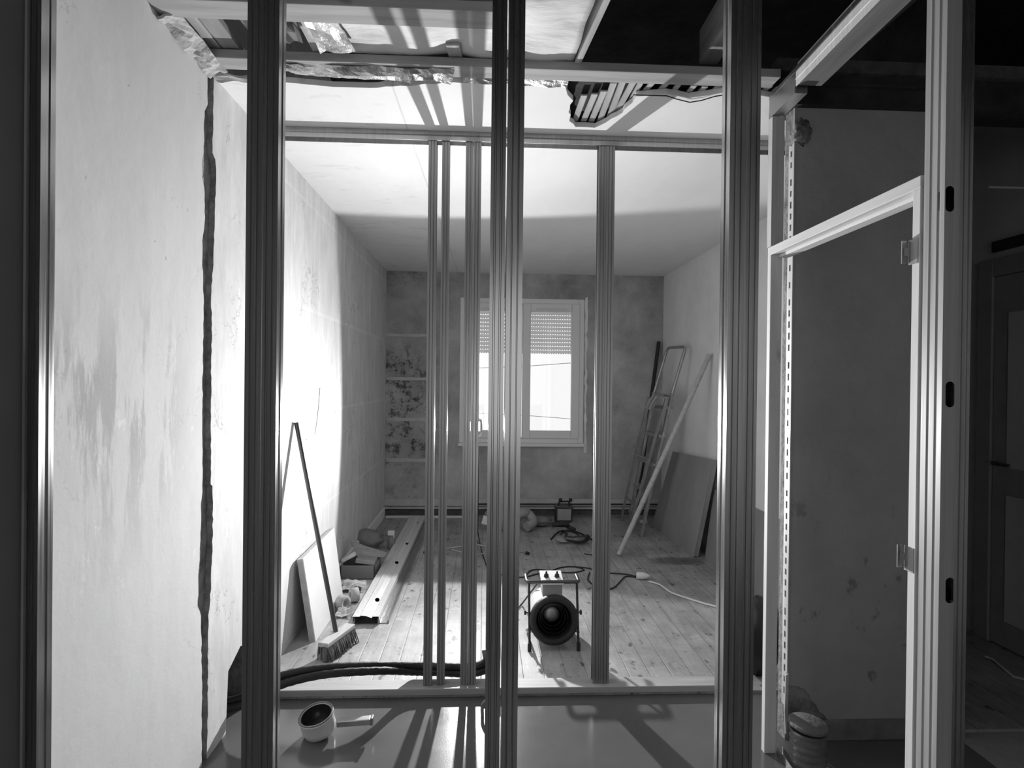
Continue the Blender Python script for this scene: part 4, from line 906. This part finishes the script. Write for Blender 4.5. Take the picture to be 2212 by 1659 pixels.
# wooden pole
wp0 = onZ(1337, 1198, .01); wp1 = onX(1533, 766, XR-.03)
thing('wooden_pole', MB().tube([wp0, wp1], .021, 14), 'head', 'long pale wooden pole leaning on the right wall in front of the ladder', 'pole')
# big board and the low one
r1 = onZ(1407, 1136, 0); r2 = onZ(1498, 1204, 0); r3 = onX(1540, 993, XR-.055); r4 = onX(1453, 975, XR-.055)
nn = (r2-r1).cross(r4-r1).normalized(); nn = nn if nn.x > 0 else -nn
bdp = empty('leaning_panel', 'large grey panel leaning on the right wall beside the ladder', 'panel', (r1.x, r1.y, 0))
build('face', MB().prism([r1, r2, r3, r4], nn*.008), 'board', bdp, bev=.002)
lift = Vector((0, 0, .0))
build('core', MB().prism([r1+nn*.0085+Vector((0, 0, .012)), r2+nn*.0085+Vector((0, 0, .012)), r3+nn*.0085, r4+nn*.0085], nn*.035), 'midgrey', bdp, bev=.002)
lo0 = onX(1640, 1100, XR).z
thing('low_panel', MB().prism([(XR-.075, 3.55, 0), (XR-.005, 3.55, lo0), (XR-.005, 4.9, lo0), (XR-.075, 4.9, 0)], (-.014, 0, 0)), 'board', 'low grey sheet standing against the right wall beyond the door jamb', 'panel', bev=.002)
# rubble bag seen in the slit by the jamb
p = onZ(1632, 1480, 0)
thing('rubble_bag', MB().blob((p.x+.07, p.y+.12, .19), .13, 3, .12, 3, (.9, .9, 1.45)), 'black', 'black bag glimpsed between near boxed stud and left door jamb', 'bag')
# ribbed tub
tc_ = onZ(1745, 1690, -.012)
tx = onY(1752, 1600, 2.2).x; ty = 2.22; tz = onY(1743, 1572, 2.2).z
tb2 = empty('ribbed_tub', 'ribbed grey tub with slanted lid below the broken plaster', 'tub', (tx, ty, -.012))
prf = [(0, 0), (.056, 0)]
hh2 = tz+.0
for i in range(6):
    z = hh2*i/6; prf += [(.060, z+.004), (.066, z+hh2/12), (.061, z+hh2/6-.003)]
prf += [(.064, hh2-.012), (.0, hh2-.012)]
mbt = MB().lathe(prf, (tx, ty, -.012), n=28)
build('shell', mbt, 'tub', tb2)
tilt = Vector((.06, -.03, 1)).normalized()
build('lid', MB().lathe([(0, -.004), (.066, -.004), (.071, .0), (.071, .010), (.066, .014), (0, .015)], (tx, ty, hh2-.004), tilt, 28), 'tub', tb2)
